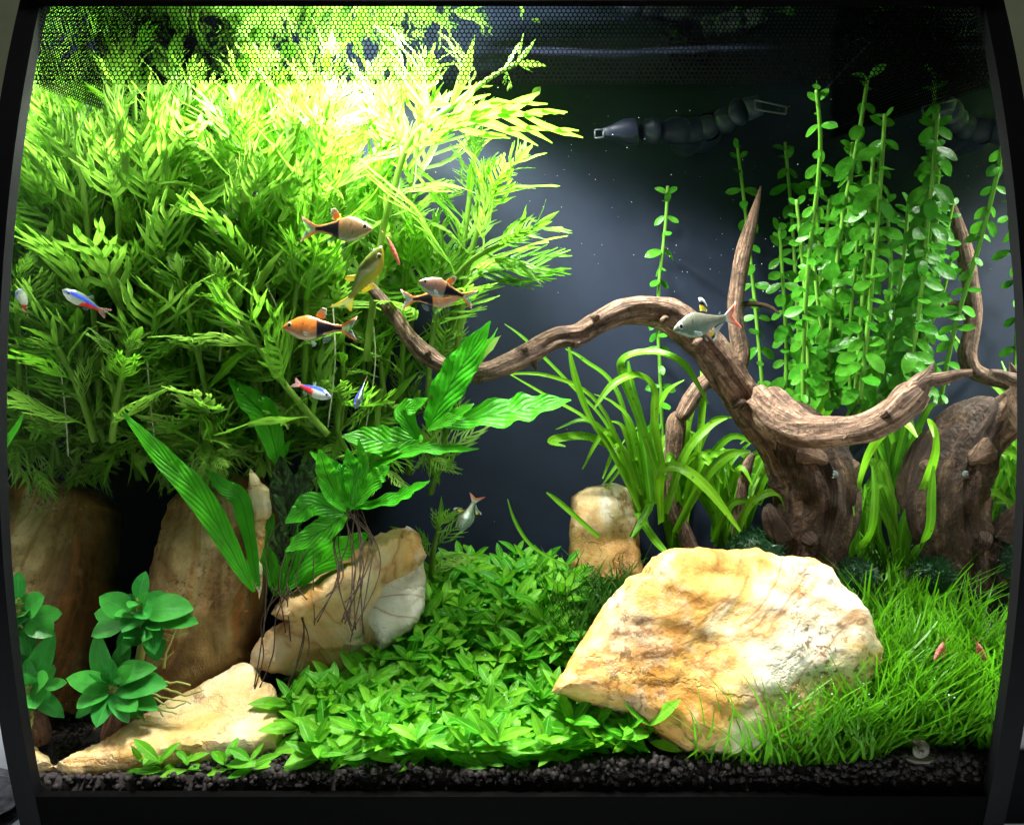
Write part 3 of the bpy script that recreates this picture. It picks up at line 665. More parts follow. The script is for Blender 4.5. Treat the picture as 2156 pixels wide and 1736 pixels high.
def wisteria(pts, label, group, lmax=.042, gap=.0125, bare=.12, small=False, up=.42, dens=1.0):
    def leaves(root, at, Lt):
        d = Lt * bare; phase = R.uniform(0, PI); k = 0
        while d < Lt - .002:
            p, t = at(d); rem = Lt - d
            L = min(lmax * 1.18 * R.uniform(.6, 1.15), .012 + rem * .75)
            ref = t.orthogonal().normalized(); phase += PI / 2 + R.uniform(-.3, .3)
            open_ = up if rem > .03 else up * .6
            for s in (0, 1):
                if R.random() > dens: continue
                side = rotv(ref, t, phase + s * PI)
                a = side * math.sin(open_ + .3) + t * math.cos(open_ + .3) + Vector((0, -.12, .12))
                me = R.choice(WL) if not small and (R.random() < .78) else R.choice(WS[:2] + WS[:2] + WS)
                nrm = t - a * t.dot(a) / max(1e-6, a.dot(a)) + Vector((0, -.35, .15)) + Vector((R.uniform(-.3, .3), R.uniform(-.3, .3), R.uniform(-.3, .3)))
                pp = p.copy()
                M4 = frame(pp, a, nrm, L * R.uniform(.85, 1.1))
                tip = M4 @ Vector((0, 1, 0))
                if tip.y < yf(tip.z - Z0) + .006 or tip.z > WATER + Z0 - .001 or tip.y > DB - .004 or abs(tip.x) > W - .002:
                    a = t * .8 + side * .25 + Vector((0, .1, -.25 if tip.z > WATER + Z0 - .01 else 0)); M4 = frame(pp, a, nrm, L * .6)
                    tip = M4 @ Vector((0, 1, 0))
                    if tip.y < yf(tip.z - Z0) + .004 or tip.z > WATER + Z0 or tip.y > DB - .003 or abs(tip.x) > W - .001: continue
                obj("leaf", me, root, None, M4)
            d += gap * 1.45 * R.uniform(.65, 1.45) * (1.0 if rem > .035 else .6); k += 1
        p, t = at(Lt)
        for s in range(4):
            side = rotv(t.orthogonal(), t, s * PI / 2 + phase)
            M4 = frame(p, t + side * .4, side * -1 + t * .3, R.uniform(.012, .02))
            if (M4 @ Vector((0, 1, 0))).z < WATER + Z0: obj("leaf", R.choice(WS[:2] + WL[:2]), root, None, M4)
    e = P(*pts[-1]); e.x = -W + .003 + abs(e.x + W - .003)
    e = (e.x / px(e.y) + 1077.5, pts[-1][1])
    return stemplant("lacy_stem_plant", pts, label if label not in (UP, MID, LOW, SKIRT) else where(e, WT), "plant", group, leaves, .0019, .0013, M['wstem'])
G1 = "lacy stem plants of the thicket"
SKIRT = "skirt"
UP = "bright lacy stem plant in the sunlit top of the thicket under the lamp"
MID = "green lacy stem plant in the middle of the leafy thicket"
LOW = "dark green lacy stem plant in the shaded lower part of the thicket"
# tips at the water surface, then the middle, then the shaded front ones: (base x, base y, D), bend, tip
UPS = [((110, 900, .52), (105, 500, .51), (120, 150, .50)), ((250, 900, .50), (225, 520, .49), (248, 130, .48)), ((330, 900, .53), (360, 500, .52), (425, 130, .52)),
       ((480, 860, .52), (500, 500, .50), (560, 150, .49)), ((600, 860, .50), (620, 480, .49), (690, 130, .475)), ((680, 840, .53), (740, 480, .52), (775, 130, .51)),
       ((560, 760, .47), (590, 480, .465), (640, 215, .455)), ((800, 840, .52), (850, 500, .51), (900, 150, .50)),
       ((360, 820, .475), (350, 500, .47), (400, 190, .46)), ((60, 800, .48), (70, 500, .47), (70, 210, .455)),
       ((480, 900, .54), (520, 500, .545), (500, 130, .55)), ((720, 900, .55), (780, 500, .55), (830, 120, .55)), ((180, 900, .55), (200, 500, .55), (180, 130, .55)),
       ((40, 880, .53), (60, 500, .53), (20, 170, .52)), ((260, 880, .45), (250, 500, .44), (245, 190, .43)), ((300, 880, .47), (290, 500, .46), (280, 130, .458)), ((330, 880, .46), (330, 560, .45), (318, 230, .445)), ((640, 860, .46), (650, 520, .455), (690, 230, .44)), ((540, 860, .46), (520, 560, .455), (500, 230, .44))]
for a in UPS: wisteria(a, UP, G1, .046, .012, .35)
wisteria([(770, 760, .455), (800, 520, .45), (828, 400, .447), (868, 290, .445), (950, 225, .45), (1030, 165, .46), (1085, 135, .47)], "pale lacy stem plant leaning out past the thicket with tip at the water surface", G1, .046, .012, .42, up=.5, dens=.85)
wisteria([(900, 860, .50), (905, 760, .49), (925, 640, .475), (985, 555, .46), (1060, 510, .45), (1120, 480, .445)], "lacy stem plant bending out sideways with one big blown-out leaf at its end", G1, .046, .013, .42, up=.55)
wisteria([(960, 760, .49), (985, 560, .485), (1030, 420, .48), (1080, 350, .475)], "lacy stem plant with fan of upright pale leaves beside the dark panel", G1, .042, .012, .35, up=.6)
wisteria([(950, 700, .50), (975, 520, .50), (998, 330, .50)], "slender lacy stem plant rising just behind the upright pale fan", G1, .034, .012, .3, up=.45)
MIDS = [((170, 950, .50), (190, 650, .48), (240, 340, .46)), ((300, 900, .49), (320, 650, .48), (345, 310, .455)), ((430, 900, .50), (420, 650, .48), (455, 340, .46)),
        ((520, 860, .48), (540, 620, .465), (570, 360, .45)), ((650, 860, .49), (690, 620, .48), (725, 380, .465)), ((760, 860, .51), (800, 640, .50), (820, 440, .49)),
        ((70, 950, .48), (85, 700, .465), (110, 450, .45)), ((230, 900, .47), (215, 700, .46), (205, 470, .445)), ((360, 900, .48), (330, 720, .46), (330, 520, .44)),
        ((480, 880, .49), (490, 700, .475), (520, 500, .455)), ((600, 880, .47), (610, 720, .46), (630, 560, .445)), ((690, 880, .49), (700, 740, .48), (710, 590, .47)),
        ((850, 900, .52), (860, 720, .51), (890, 560, .50)), ((900, 880, .52), (930, 760, .51), (965, 620, .505)), ((840, 860, .50), (850, 700, .49), (860, 480, .48)),
        ((600, 840, .54), (640, 600, .54), (660, 350, .54)), ((300, 840, .54), (280, 600, .54), (300, 300, .54)), ((130, 840, .54), (120, 600, .54), (120, 300, .54)), ((450, 840, .55), (430, 600, .55), (400, 380, .55)), ((760, 840, .55), (770, 640, .55), (790, 420, .55))]
for a in MIDS: wisteria(a, MID, G1, .042, .012, .25)
LOWS = [((60, 1000, .46), (65, 820, .45), (60, 590, .435)), ((235, 930, .44), (250, 820, .435), (275, 730, .43)), ((690, 915, .452), (600, 810, .445), (520, 690, .44), (470, 610, .435)),
        ((130, 1000, .47), (140, 850, .46), (120, 700, .45)), ((420, 980, .47), (410, 850, .46), (400, 690, .45)), ((300, 980, .47), (320, 850, .46), (330, 640, .45)),
        ((580, 980, .48), (580, 850, .47), (600, 720, .46)), ((700, 960, .49), (720, 860, .48), (720, 720, .475)), ((800, 960, .50), (810, 860, .49), (800, 760, .485)),
        ((480, 990, .49), (500, 900, .48), (530, 800, .475)), ((860, 1000, .51), (865, 900, .51), (855, 800, .505)), ((180, 1010, .48), (190, 920, .475), (190, 800, .47)),
        ((640, 990, .50), (650, 920, .50), (660, 820, .495)), ((350, 1010, .50), (350, 930, .495), (360, 820, .49)), ((60, 1010, .49), (50, 900, .48), (40, 780, .475)), ((750, 1000, .51), (760, 940, .51), (770, 860, .505))]
for a in LOWS: wisteria(a, LOW, G1, .036, .012, .12, up=.62)
for x in (90, 180, 260, 330, 440, 560, 640, 720, 800, 880):      # drooping skirt leaves
    D = R.uniform(.45, .50); wisteria([(x, 820, D), (x + R.uniform(-15, 15), 900, D - .003), (x + R.uniform(-25, 25), 965 + R.uniform(-20, 25), D - .008)], SKIRT, G1, .034, .011, .1, up=.62)
wisteria([(905, 1240, .495), (912, 1160, .49), (925, 1110, .487)], "small lacy shoot with broad leaves growing beside the white ledge stone", G1, .026, .010, .2, up=.95)
wisteria([(905, 1040, .50), (930, 960, .495), (940, 900, .495)], "short lacy shoot below the big crinkled fern leaves", G1, .022, .012, .2)
for pts in ([(845, 308, .446), (843, 350, .446), (838, 418, .447)], [(872, 290, .448), (876, 350, .45), (870, 400, .452)], [(455, 530, .45), (470, 640, .45), (462, 760, .452)], [(420, 700, .45), (425, 800, .452), (418, 940, .455)],
            [(310, 760, .44), (318, 860, .445), (330, 960, .45)], [(700, 640, .45), (705, 760, .452), (690, 900, .456)], [(230, 330, .455), (270, 350, .45), (285, 420, .45)], [(215, 345, .455), (240, 380, .45), (260, 440, .45)], [(300, 345, .455), (285, 400, .45), (270, 470, .45)],
            [(150, 700, .44), (160, 820, .445), (170, 980, .45)], [(780, 640, .46), (790, 760, .465), (770, 900, .47)], [(560, 600, .44), (580, 640, .44), (590, 670, .44)]):
    q = [P(*a) for a in spline(pts, 5)]; V, Fc, UV = tube_data(q, [.00035] * len(q), 5)
    tag(obj("aerial_root", mesh("aerial_root", V, Fc, M['root'])), "thin pale water root hanging down through the leafy thicket", "root", "hanging roots in the thicket")

# ---------------------------------------------------------------- round-leaved stems at the back right
BL = [leaf_mesh("leaf", M['baco'], ell(wd, .64, .2, .72), 8, bd, .12, 0) for wd, bd in ((.26, .1), (.24, .3), (.28, .5), (.25, -.1))]
def bacopa(pts, label, gap=.0105, L0=.0135, face=1.5):
    def leaves(root, at, Lt):
        d = .006; k = 0; ph0 = R.uniform(.2, 1.2)
        while d < Lt + .0005:
            p, t = at(min(d, Lt)); rem = Lt - d
            L = L0 * .94 * R.uniform(.7, 1.15) * (1 if rem > .015 else .7)
            ph = ph0 + (k % 2) * PI / 2 + R.uniform(-.5, .5)
            up = -.55 + (1.4 if rem < .012 else 0) + R.uniform(-.5, .45)
            for s in (0, 1):
                side = rotv(Vector((1, 0, 0)), Vector((0, 0, 1)), ph + s * PI)
                a = side + t * up
                M4 = frame(p, a, t * R.uniform(.6, 1) + Vector((R.uniform(-.4, .4), -face, 0)), L)
                tip = M4 @ Vector((0, 1, 0))
                if tip.z < WATER + Z0 and tip.y < DB - .002 and abs(tip.x) < W - .0005: obj("leaf", R.choice(BL), root, None, M4)
            d += gap * .88 * R.uniform(.7, 1.3) * (1 if rem > .02 else .6); k += 1
    return stemplant("round_leaved_stem_plant", pts, label, "plant", "round-leaved stem plants at the back", leaves, .0014, .0010, M['bstem'])
bacopa([(1398, 1060, .552), (1392, 850, .552), (1385, 640, .552), (1400, 480, .552), (1405, 392, .552)], "lone round-leaved stem plant rising behind the arching limb", .0125, .0125)
bacopa([(1612, 930, .555), (1602, 780, .555), (1585, 600, .555), (1568, 440, .555), (1552, 312, .555)], "round-leaved stem plant directly behind the tall driftwood spike", .0115, .0135)
bacopa([(1690, 870, .56), (1680, 700, .56), (1668, 480, .56), (1652, 300, .56)], "dim round-leaved stem plant close to the back panel beside the spike", .0125, .0135)
bacopa([(1690, 850, .50), (1692, 700, .49), (1705, 520, .47), (1722, 380, .455), (1726, 280, .449), (1718, 190, .447)], "pale round-leaved stem plant with its tip just below the honeycomb band", .011, .0115)
bacopa([(1740, 830, .50), (1752, 650, .49), (1775, 450, .475), (1808, 280, .467), (1826, 165, .462)], "thick dark round-leaved stem plant reaching up behind the honeycomb band", .0105, .0155)
bacopa([(1700, 850, .51), (1700, 700, .505), (1690, 560, .50), (1676, 420, .495)], "round-leaved stem plant ending halfway up beside the driftwood spike", .0105, .013)
OTH = ["round-leaved stem plant in the curtain standing behind the broad folded ribbon leaf", "round-leaved stem plant in the curtain, second one over from the driftwood spike", "dim round-leaved stem plant at the very back of the leafy curtain", "round-leaved stem plant in the curtain right above the branch fork", "short round-leaved stem plant in the curtain next to the spike's base", "shortest round-leaved stem plant inside the dense curtain",
       "round-leaved stem plant pressed to the side glass under the honeycomb band", "dark round-leaved stem plant at the curtain's outer edge near the side glass", "round-leaved stem plant in the curtain with tip just under the dark surface"]
for k_, a in enumerate(([(1760, 860, .52), (1765, 720, .51), (1768, 560, .50), (1772, 430, .495)], [(1725, 850, .53), (1730, 700, .525), (1735, 560, .52), (1745, 420, .52)], [(1735, 850, .545), (1730, 700, .54), (1725, 540, .54), (1715, 380, .54)],
          [(1790, 840, .495), (1790, 700, .485), (1800, 560, .475), (1812, 400, .465)], [(1650, 860, .54), (1655, 740, .54), (1648, 600, .54), (1640, 480, .54)], [(1752, 860, .508), (1738, 740, .50), (1722, 640, .49), (1712, 540, .485)],
          [(1810, 840, .485), (1830, 650, .470), (1850, 430, .458), (1862, 240, .450)], [(1800, 840, .49), (1815, 640, .475), (1830, 460, .465), (1838, 310, .458)], [(1770, 850, .50), (1775, 650, .49), (1785, 480, .48), (1794, 300, .472)])):
    bacopa(a, OTH[k_], .010, .0145)

# ---------------------------------------------------------------- carpet plants
SL = [leaf_mesh("leaf", M['stau'], ell(wd, pk, .1, .85), 7, bd, .25, .008) for wd, pk, bd in ((.17, .5, .15), (.19, .45, .3), (.16, .55, .05), (.18, .5, .45), (.15, .45, -.05))]
def rosette(name, p, label, group, meshes, n, L, lift=.012, spread=1.0, lean=Vector((0, 0, 0)), mstem=None, tiers=2, ymin=.006):
    root = empty(name, p, label, "plant", group)
    ph = R.uniform(0, 6.28); top = p + Vector((lean.x * lift, lean.y * lift, lift))
    if mstem:
        V, Fc, UV = tube_data([Vector((0, 0, -.004)), (top - p) * .5, top - p], [.0009, .0008, .0006], 6)
        s = bpy.data.objects.new("stem", mesh("stem", V, Fc, mstem, True, UV)); COL.objects.link(s); s.parent = root
    for i in range(n):
        tr = (i * tiers) // n                       # tier: low leaves lie out, top leaves stand up
        ph += 2.4 + R.uniform(-.3, .3)
        el = (-.12 + 1.0 * tr / max(1, tiers - 1)) * R.uniform(.6, 1.2) if tiers > 1 else .5
        a = Vector((math.cos(ph) * math.cos(el) * spread, math.sin(ph) * math.cos(el) * spread, math.sin(el))) + lean * .5 + Vector((0, -.12, 0))
        base = p + (top - p) * (.35 + .65 * tr / max(1, tiers - 1))
        l = L * R.uniform(.75, 1.15) * (1 if tr < tiers - 1 else .85)
        M4 = frame(base, a, Vector((R.uniform(-.3, .3), -.75, 1)), l)
        tip = M4 @ Vector((0, 1, 0))
        if tip.y < yf(tip.z - Z0) + ymin or abs(tip.x) > W - .001: continue
        obj("leaf", R.choice(meshes), root, None, M4)
    return root
def fill(poly, space, fn, tries=3000, grow=0):
    got = []
    x0, x1 = min(p[0] for p in poly), max(p[0] for p in poly); y0, y1 = min(p[1] for p in poly), max(p[1] for p in poly)
    for _ in range(tries):
        q = (R.uniform(x0, x1), R.uniform(y0, y1))
        if not inside(q, poly): continue
        sp = space * (.6 + .4 * (q[1] - y0) / (y1 - y0)) if grow else space
        if all(math.hypot(q[0] - g[0], (q[1] - g[1]) * 1.5) > sp for g in got): got.append(q); fn(*q)
    return len(got)
G2 = "bright carpet plants with pointed leaves"
fill([(615, 1480), (660, 1440), (760, 1420), (960, 1445), (1140, 1465), (1240, 1525), (1330, 1560), (1400, 1598), (1300, 1612), (1180, 1618), (950, 1632), (800, 1628), (660, 1615), (620, 1560)], 35,
     lambda x, y: rosette("carpet_plant", hit(x, y), where((x, y), CT), G2, SL, 12, R.uniform(.013, .019), R.uniform(.005, .013), 1.15, Vector((R.uniform(-.5, .5), R.uniform(-.7, 0), 0)), M['bstem'] if y < 1570 else None, 3), 2500)
fill([(760, 1420), (775, 1330), (850, 1265), (960, 1225), (1060, 1205), (1150, 1215), (1190, 1260), (1190, 1380), (1160, 1440), (960, 1430)], 32,
     lambda x, y: rosette("carpet_plant", hit(x, y), where((x, y), CT), G2, SL, 11, R.uniform(.0125, .0185), R.uniform(.010, .017), 1.1, Vector((R.uniform(-.5, .5), R.uniform(-.6, .1), 0)), M['bstem'], 3), 2500, 1)
for x, y, L in ((305, 1612, .011), (345, 1600, .014), (395, 1606, .011), (480, 1602, .014), (535, 1610, .012)):
    p = P(x, y - 10, .3875); p.z = ground(p.x, p.y)
    rosette("carpet_plant", p, "small carpet plant sprouting before the long pale wedge stone", G2, SL, 8, L * 1.15, .006, 1.1, Vector((R.uniform(-.3, .3), -.1, 0)), None, 3, .004)

# ---------------------------------------------------------------- ferns with long leaves
def ribbon(name, pts, m, parent, tw=0.0, wf=None, cols=(-1, -.55, 0, .55, 1), n=6, fold=.15, wave=0., facing=1.0):
    """leaf blade along (x, y, D, half width in photo points)"""
    q = spline(pts, n); C = [P(*a[:3]) for a in q]; V = []; Fc = []; UV = []; c = len(cols); m_ = len(q)
    for i, a in enumerate(q):
        t = (C[min(i + 1, m_ - 1)] - C[max(i - 1, 0)]).normalized()
        view = Vector((0, -1, .75)) * facing + Vector((math.sin(tw), 0, .6)) * (1 - facing)
        sd = t.cross(view); sd = sd.normalized() if sd.length > 1e-4 else Vector((1, 0, 0))
        up = sd.cross(t).normalized(); hw = max(.3, a[3]) * px(a[2])
        if tw: sd, up = sd * math.cos(tw) + up * math.sin(tw), up * math.cos(tw) - sd * math.sin(tw)
        for u in cols:
            wv = wave * hw * math.sin(i * 1.15 + (1.3 if u > 0 else 0)) * u * u
            V.append(C[i] + sd * (u * hw) + up * (fold * abs(u) * hw + wv)); UV.append((.5 + u / 2, i / (m_ - 1)))
    for i in range(m_ - 1):
        for j in range(c - 1): Fc.append((i * c + j, i * c + j + 1, (i + 1) * c + j + 1, (i + 1) * c + j))
    o = P(*pts[0][:3]); V = [v - o for v in V]
    return obj(name, mesh(name, V, Fc, m, True, UV), parent, None, Matrix.Translation(o))
def L4(a, b_, c, wd, D0, D1, base=3, tip=2):   # leaf from base a through b to tip c
    return [(*a, D0, base), ((a[0] * .75 + b_[0] * .25) , (a[1] * .75 + b_[1] * .25), D0 * .75 + D1 * .25, wd * .55), (*b_, (D0 + D1) / 2, wd), ((b_[0] + c[0]) / 2, (b_[1] + c[1]) / 2, D0 * .3 + D1 * .7, wd * .8), (*c, D1, tip)]
def fern(base, label, leaves, m='fern', roots=0):
    root = empty("long_leaved_fern", P(*base), label, "fern")
    for a, b_, c, wd, D0, D1, *tw in leaves: ribbon("leaf", L4(a, b_, c, wd, D0, D1), M[m], root, tw[0] if tw else 0., wave=.22, n=7)
    for i in range(roots):
        x = base[0] + R.uniform(-45, 55); D = base[2] - .004
        q = [P(*a) for a in spline([(base[0] + R.uniform(-25, 25), base[1] - 5, base[2]), (x, base[1] + 60, D), (x + R.uniform(-25, 15), base[1] + 140, D - .006), (x + R.uniform(-60, 10), base[1] + R.uniform(170, 290), D - .012)], 5)]
        V, Fc, UV = tube_data(q, [.00032] * len(q), 4); obj("root", mesh("root", V, Fc, M['droot']), root, None, Matrix())
    return root
fern((905, 900, .430), "fern with three big crinkled leaves fanned below the driftwood limb",
     [((900, 905), (948, 810), (1032, 676), 38, .430, .425), ((915, 905), (985, 800), (1048, 690), 16, .434, .430, .7), ((915, 895), (1060, 870), (1202, 842), 42, .430, .418, .15), ((900, 905), (950, 880), (998, 850), 16, .427, .418),
      ((880, 925), (850, 868), (900, 838), 22, .43, .424), ((890, 920), (820, 930), (720, 918), 34, .432, .425, .2)])
fern((800, 1000, .446), "fern leaf pair stretching sideways with a wavy edge toward the dark panel",
     [((770, 988), (870, 948), (1008, 945), 19, .428, .42, .3), ((770, 975), (800, 945), (845, 935), 11, .428, .425)])
fern((735, 1075, .422), "upright bunch of bright young fern leaves with brown roots trailing down",
     [((735, 1075), (745, 1000), (730, 945), 20, .422, .418), ((725, 1078), (688, 1000), (672, 945), 20, .422, .416), ((740, 1070), (790, 1010), (820, 980), 22, .422, .419), ((735, 1075), (720, 1000), (685, 960), 14, .423, .420),
      ((745, 1070), (830, 1050), (905, 1012), 20, .422, .418, .3), ((728, 1075), (700, 1050), (668, 1010), 12, .418, .412), ((735, 1072), (765, 985), (755, 925), 12, .425, .422), ((735, 1080), (660, 1060), (600, 1100), 26, .422, .418, .4),
      ((730, 1078), (690, 1110), (600, 1160), 26, .422, .416, .3), ((740, 1072), (700, 990), (652, 950), 13, .424, .420)], 'fern', 15)
fern((545, 1245, .43), "fern with one very long bright leaf leaning across the shaded stones",
     [((535, 1245), (430, 1060), (256, 866), 27, .432, .41, .0), ((545, 1240), (510, 1060), (430, 985), 20, .445, .44, .3)])
fern((590, 1240, .44), "fern with broad shaded green leaves spreading under the young bunch",
     [((590, 1250), (650, 1160), (720, 1060), 36, .445, .44), ((585, 1250), (600, 1150), (640, 1060), 30, .447, .444, .4), ((600, 1240), (700, 1170), (780, 1120), 30, .45, .446), ((580, 1255), (560, 1160), (575, 1080), 16, .45, .447)], 'fern', 6)
fern((585, 985, .452), "dark green fern leaf twisting down through the shaded thicket",
     [((590, 985), (560, 880), (480, 795), 30, .452, .445), ((585, 975), (600, 950), (610, 930), 8, .452, .45)])
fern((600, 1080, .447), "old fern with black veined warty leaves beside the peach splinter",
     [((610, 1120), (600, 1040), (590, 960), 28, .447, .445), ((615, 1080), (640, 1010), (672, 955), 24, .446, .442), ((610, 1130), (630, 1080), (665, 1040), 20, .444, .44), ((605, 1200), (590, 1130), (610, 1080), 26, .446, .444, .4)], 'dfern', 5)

# ---------------------------------------------------------------- anubias
AL = [leaf_mesh("leaf", M['anub'], ell(wd, .47, .05, .68), 9, bd, .18, .006) for wd, bd in ((.30, .1), (.33, .25), (.27, -.05), (.31, .35))]
def anubias(base, label, leaves, roots, stem):
    root = empty("round_leaved_plant", P(*base), label, "plant", None)
    q = [P(*a) for a in spline(stem, 4)]; V, Fc, UV = tube_data(q, [.0022] * len(q), 8, .2); obj("rhizome", mesh("rhizome", V, Fc, M['groot'], True, UV), root, None, Matrix())
    cx = sum(l[0] for l in leaves) / len(leaves); cy_ = sum(l[1] for l in leaves) / len(leaves)
    for k in range(11):
        a = k * 2.4 + R.uniform(-.3, .3); r0 = R.uniform(5, 28); r1 = r0 + R.uniform(36, 60)
        leaves.append((cx + math.cos(a) * r0, cy_ - math.sin(a) * r0 * .8, cx + math.cos(a) * r1, cy_ - math.sin(a) * r1 * .75, R.uniform(15, 23), R.uniform(-.014, .008), math.cos(a) * .4, R.uniform(.4, .9)))
    for bx, by, tx, ty, wd, dD, nx, nz in leaves:
        D = base[2]; a = P(bx, by, D); c = P(tx, ty, D + dD); d = c - a
        M4 = frame(a, d, Vector((nx, -1, nz)), d.length); M4 = M4 @ Matrix.Diagonal((wd * .9 * px(D) / d.length / .3, 1, 1, 1))
        lf = obj("leaf", R.choice(AL), root, None, M4)
        s = P(*min(stem, key=lambda t: math.hypot(t[0] - bx, t[1] - by))[:3]); e = a + d * .05
        V, Fc, UV = tube_data([s, s.lerp(e, .5) + Vector((0, -.002, .001)), e], [.0008, .0007, .0006], 6); obj("stalk", mesh("stalk", V, Fc, M['groot'], True, UV), root, None, Matrix())
    for pts in roots:
        q = [P(*a) for a in spline(pts, 5)]; n = len(q)
        for i in range(1, n): q[i] += Vector((R.uniform(-.0005, .0005), 0, R.uniform(-.0006, .0006)))
        V, Fc, UV = tube_data(q, [.0007 - .0004 * i / n for i in range(n)], 6, .2, R.random() * 9); obj("root", mesh("root", V, Fc, M['groot'], True, UV), root, None, Matrix())
    return root
anubias((240, 1460, .408), "low dark green round-leaved plant on the red brown wood peg", [
    (236, 1445, 137, 1428, 30, -.012, -.3, .6), (238, 1425, 300, 1398, 26, -.01, .2, .7), (232, 1440, 186, 1345, 26, -.004, -.3, .6), (246, 1445, 330, 1430, 32, -.012, .3, .8), (226, 1455, 165, 1475, 24, -.014, -.2, .8),
    (236, 1460, 200, 1515, 24, -.016, 0, .9), (246, 1460, 290, 1500, 26, -.016, .2, .8), (250, 1455, 312, 1470, 26, -.014, .3, .9), (236, 1450, 225, 1400, 22, -.006, 0, .5), (242, 1440, 246, 1385, 20, 0, 0, .5),
    (240, 1455, 258, 1505, 18, -.018, 0, .8), (238, 1432, 270, 1340, 20, .004, .4, .6), (230, 1440, 200, 1400, 22, .002, -.4, .5), (250, 1440, 295, 1405, 20, .004, .3, .6), (228, 1458, 148, 1500, 20, -.006, -.3, .6), (252, 1465, 300, 1510, 20, -.004, .4, .5)],
    [[(290, 1450, .408), (340, 1445, .405), (390, 1462, .402), (428, 1452, .40)], [(290, 1455, .408), (340, 1465, .404), (400, 1478, .40)], [(290, 1460, .408), (330, 1470, .404), (360, 1490, .402), (392, 1478, .40)], [(285, 1465, .408), (320, 1485, .404), (370, 1500, .40)],
     [(290, 1470, .408), (330, 1490, .405), (345, 1505, .404)], [(300, 1440, .408), (350, 1435, .405), (400, 1440, .402)], [(345, 1405, .41), (350, 1375, .408), (372, 1325, .406)], [(220, 1490, .405), (205, 1510, .402), (200, 1535, .40)], [(290, 1505, .405), (310, 1520, .40)]],
    [(250, 1485, .41), (240, 1455, .41), (245, 1425, .41)])
anubias((300, 1330, .415), "dark green round-leaved plant perched highest with one upright leaf and pale roots", [
    (292, 1262, 300, 1204, 18, 0, 0, .3), (280, 1290, 210, 1255, 30, -.008, -.4, .7), (290, 1285, 262, 1252, 20, 0, -.2, .6), (300, 1275, 350, 1248, 22, .004, .3, .7), (310, 1285, 390, 1270, 32, -.010, .3, .8), (320, 1298, 412, 1306, 26, -.010, .3, .7),
    (300, 1292, 258, 1312, 26, -.012, -.1, .9), (318, 1300, 320, 1358, 24, -.014, .2, .7), (270, 1300, 190, 1335, 30, -.008, -.4, .6), (300, 1280, 300, 1285, 22, -.012, 0, .8), (322, 1330, 330, 1385, 22, -.008, .4, .5), (268, 1300, 196, 1290, 24, -.002, -.6, .4),
    (300, 1325, 262, 1338, 18, -.012, 0, .5), (296, 1268, 275, 1262, 18, -.01, 0, .8), (285, 1320, 240, 1370, 24, -.008, -.4, .6), (310, 1345, 298, 1330, 14, -.014, 0, .6), (300, 1345, 255, 1355, 18, -.01, 0, .7)],
    [[(330, 1320, .415), (380, 1322, .412), (410, 1310, .41)], [(330, 1325, .415), (370, 1335, .412), (395, 1330, .41)], [(330, 1315, .415), (360, 1312, .412)], [(330, 1330, .415), (355, 1345, .412)], [(310, 1370, .415), (345, 1385, .412), (365, 1370, .41)]],
    [(292, 1400, .418), (300, 1350, .418), (303, 1300, .417), (292, 1265, .416)])

# ---------------------------------------------------------------- ribbon-leaved plants
G3 = "ribbon-leaved plants around the driftwood"
def vals(base, label, blades, filler=0, fl=(.05, .09), D=None):
    root = empty("ribbon_leaved_plant", P(*base), label, "plant", G3)
    for bl in blades:
        pts = [(x, y, d) for x, y, d in bl[1:]]; n = len(pts)
        ribbon("leaf", [(*p, bl[0] * (.75 if i == 0 else (.25 if i == n - 1 else 1))) for i, p in enumerate(pts)], M['vals'], root, R.uniform(-.5, .5), n=7, fold=.3)
    for _ in range(filler):
        a = R.uniform(0, 6.28); L = R.uniform(*fl) / px(base[2]); dx = math.cos(a) * R.uniform(.25, .75) * L; dD = math.sin(a) * .03
        x, y, d = base; d2 = lambda t: max(yf(0) + .03, min(DB - .004, d + dD * t))
        lim = 1077.5 + (W - .002) / px(d2(1)); tx = min(x + dx, lim)
        pts = [(x + R.uniform(-12, 12), y, d), (x + (tx - x) * .25, y - L * .5, d2(.4)), (x + (tx - x) * .6, y - L * .78, d2(.7)), (tx, y - L * R.uniform(.45, .85), d2(1))]
        ribbon("leaf", [(*p, wd) for p, wd in zip(pts, (6, 8, 7, 1.5))], M['vals'], root, R.uniform(-.8, .8), n=6, fold=.3)
    return root
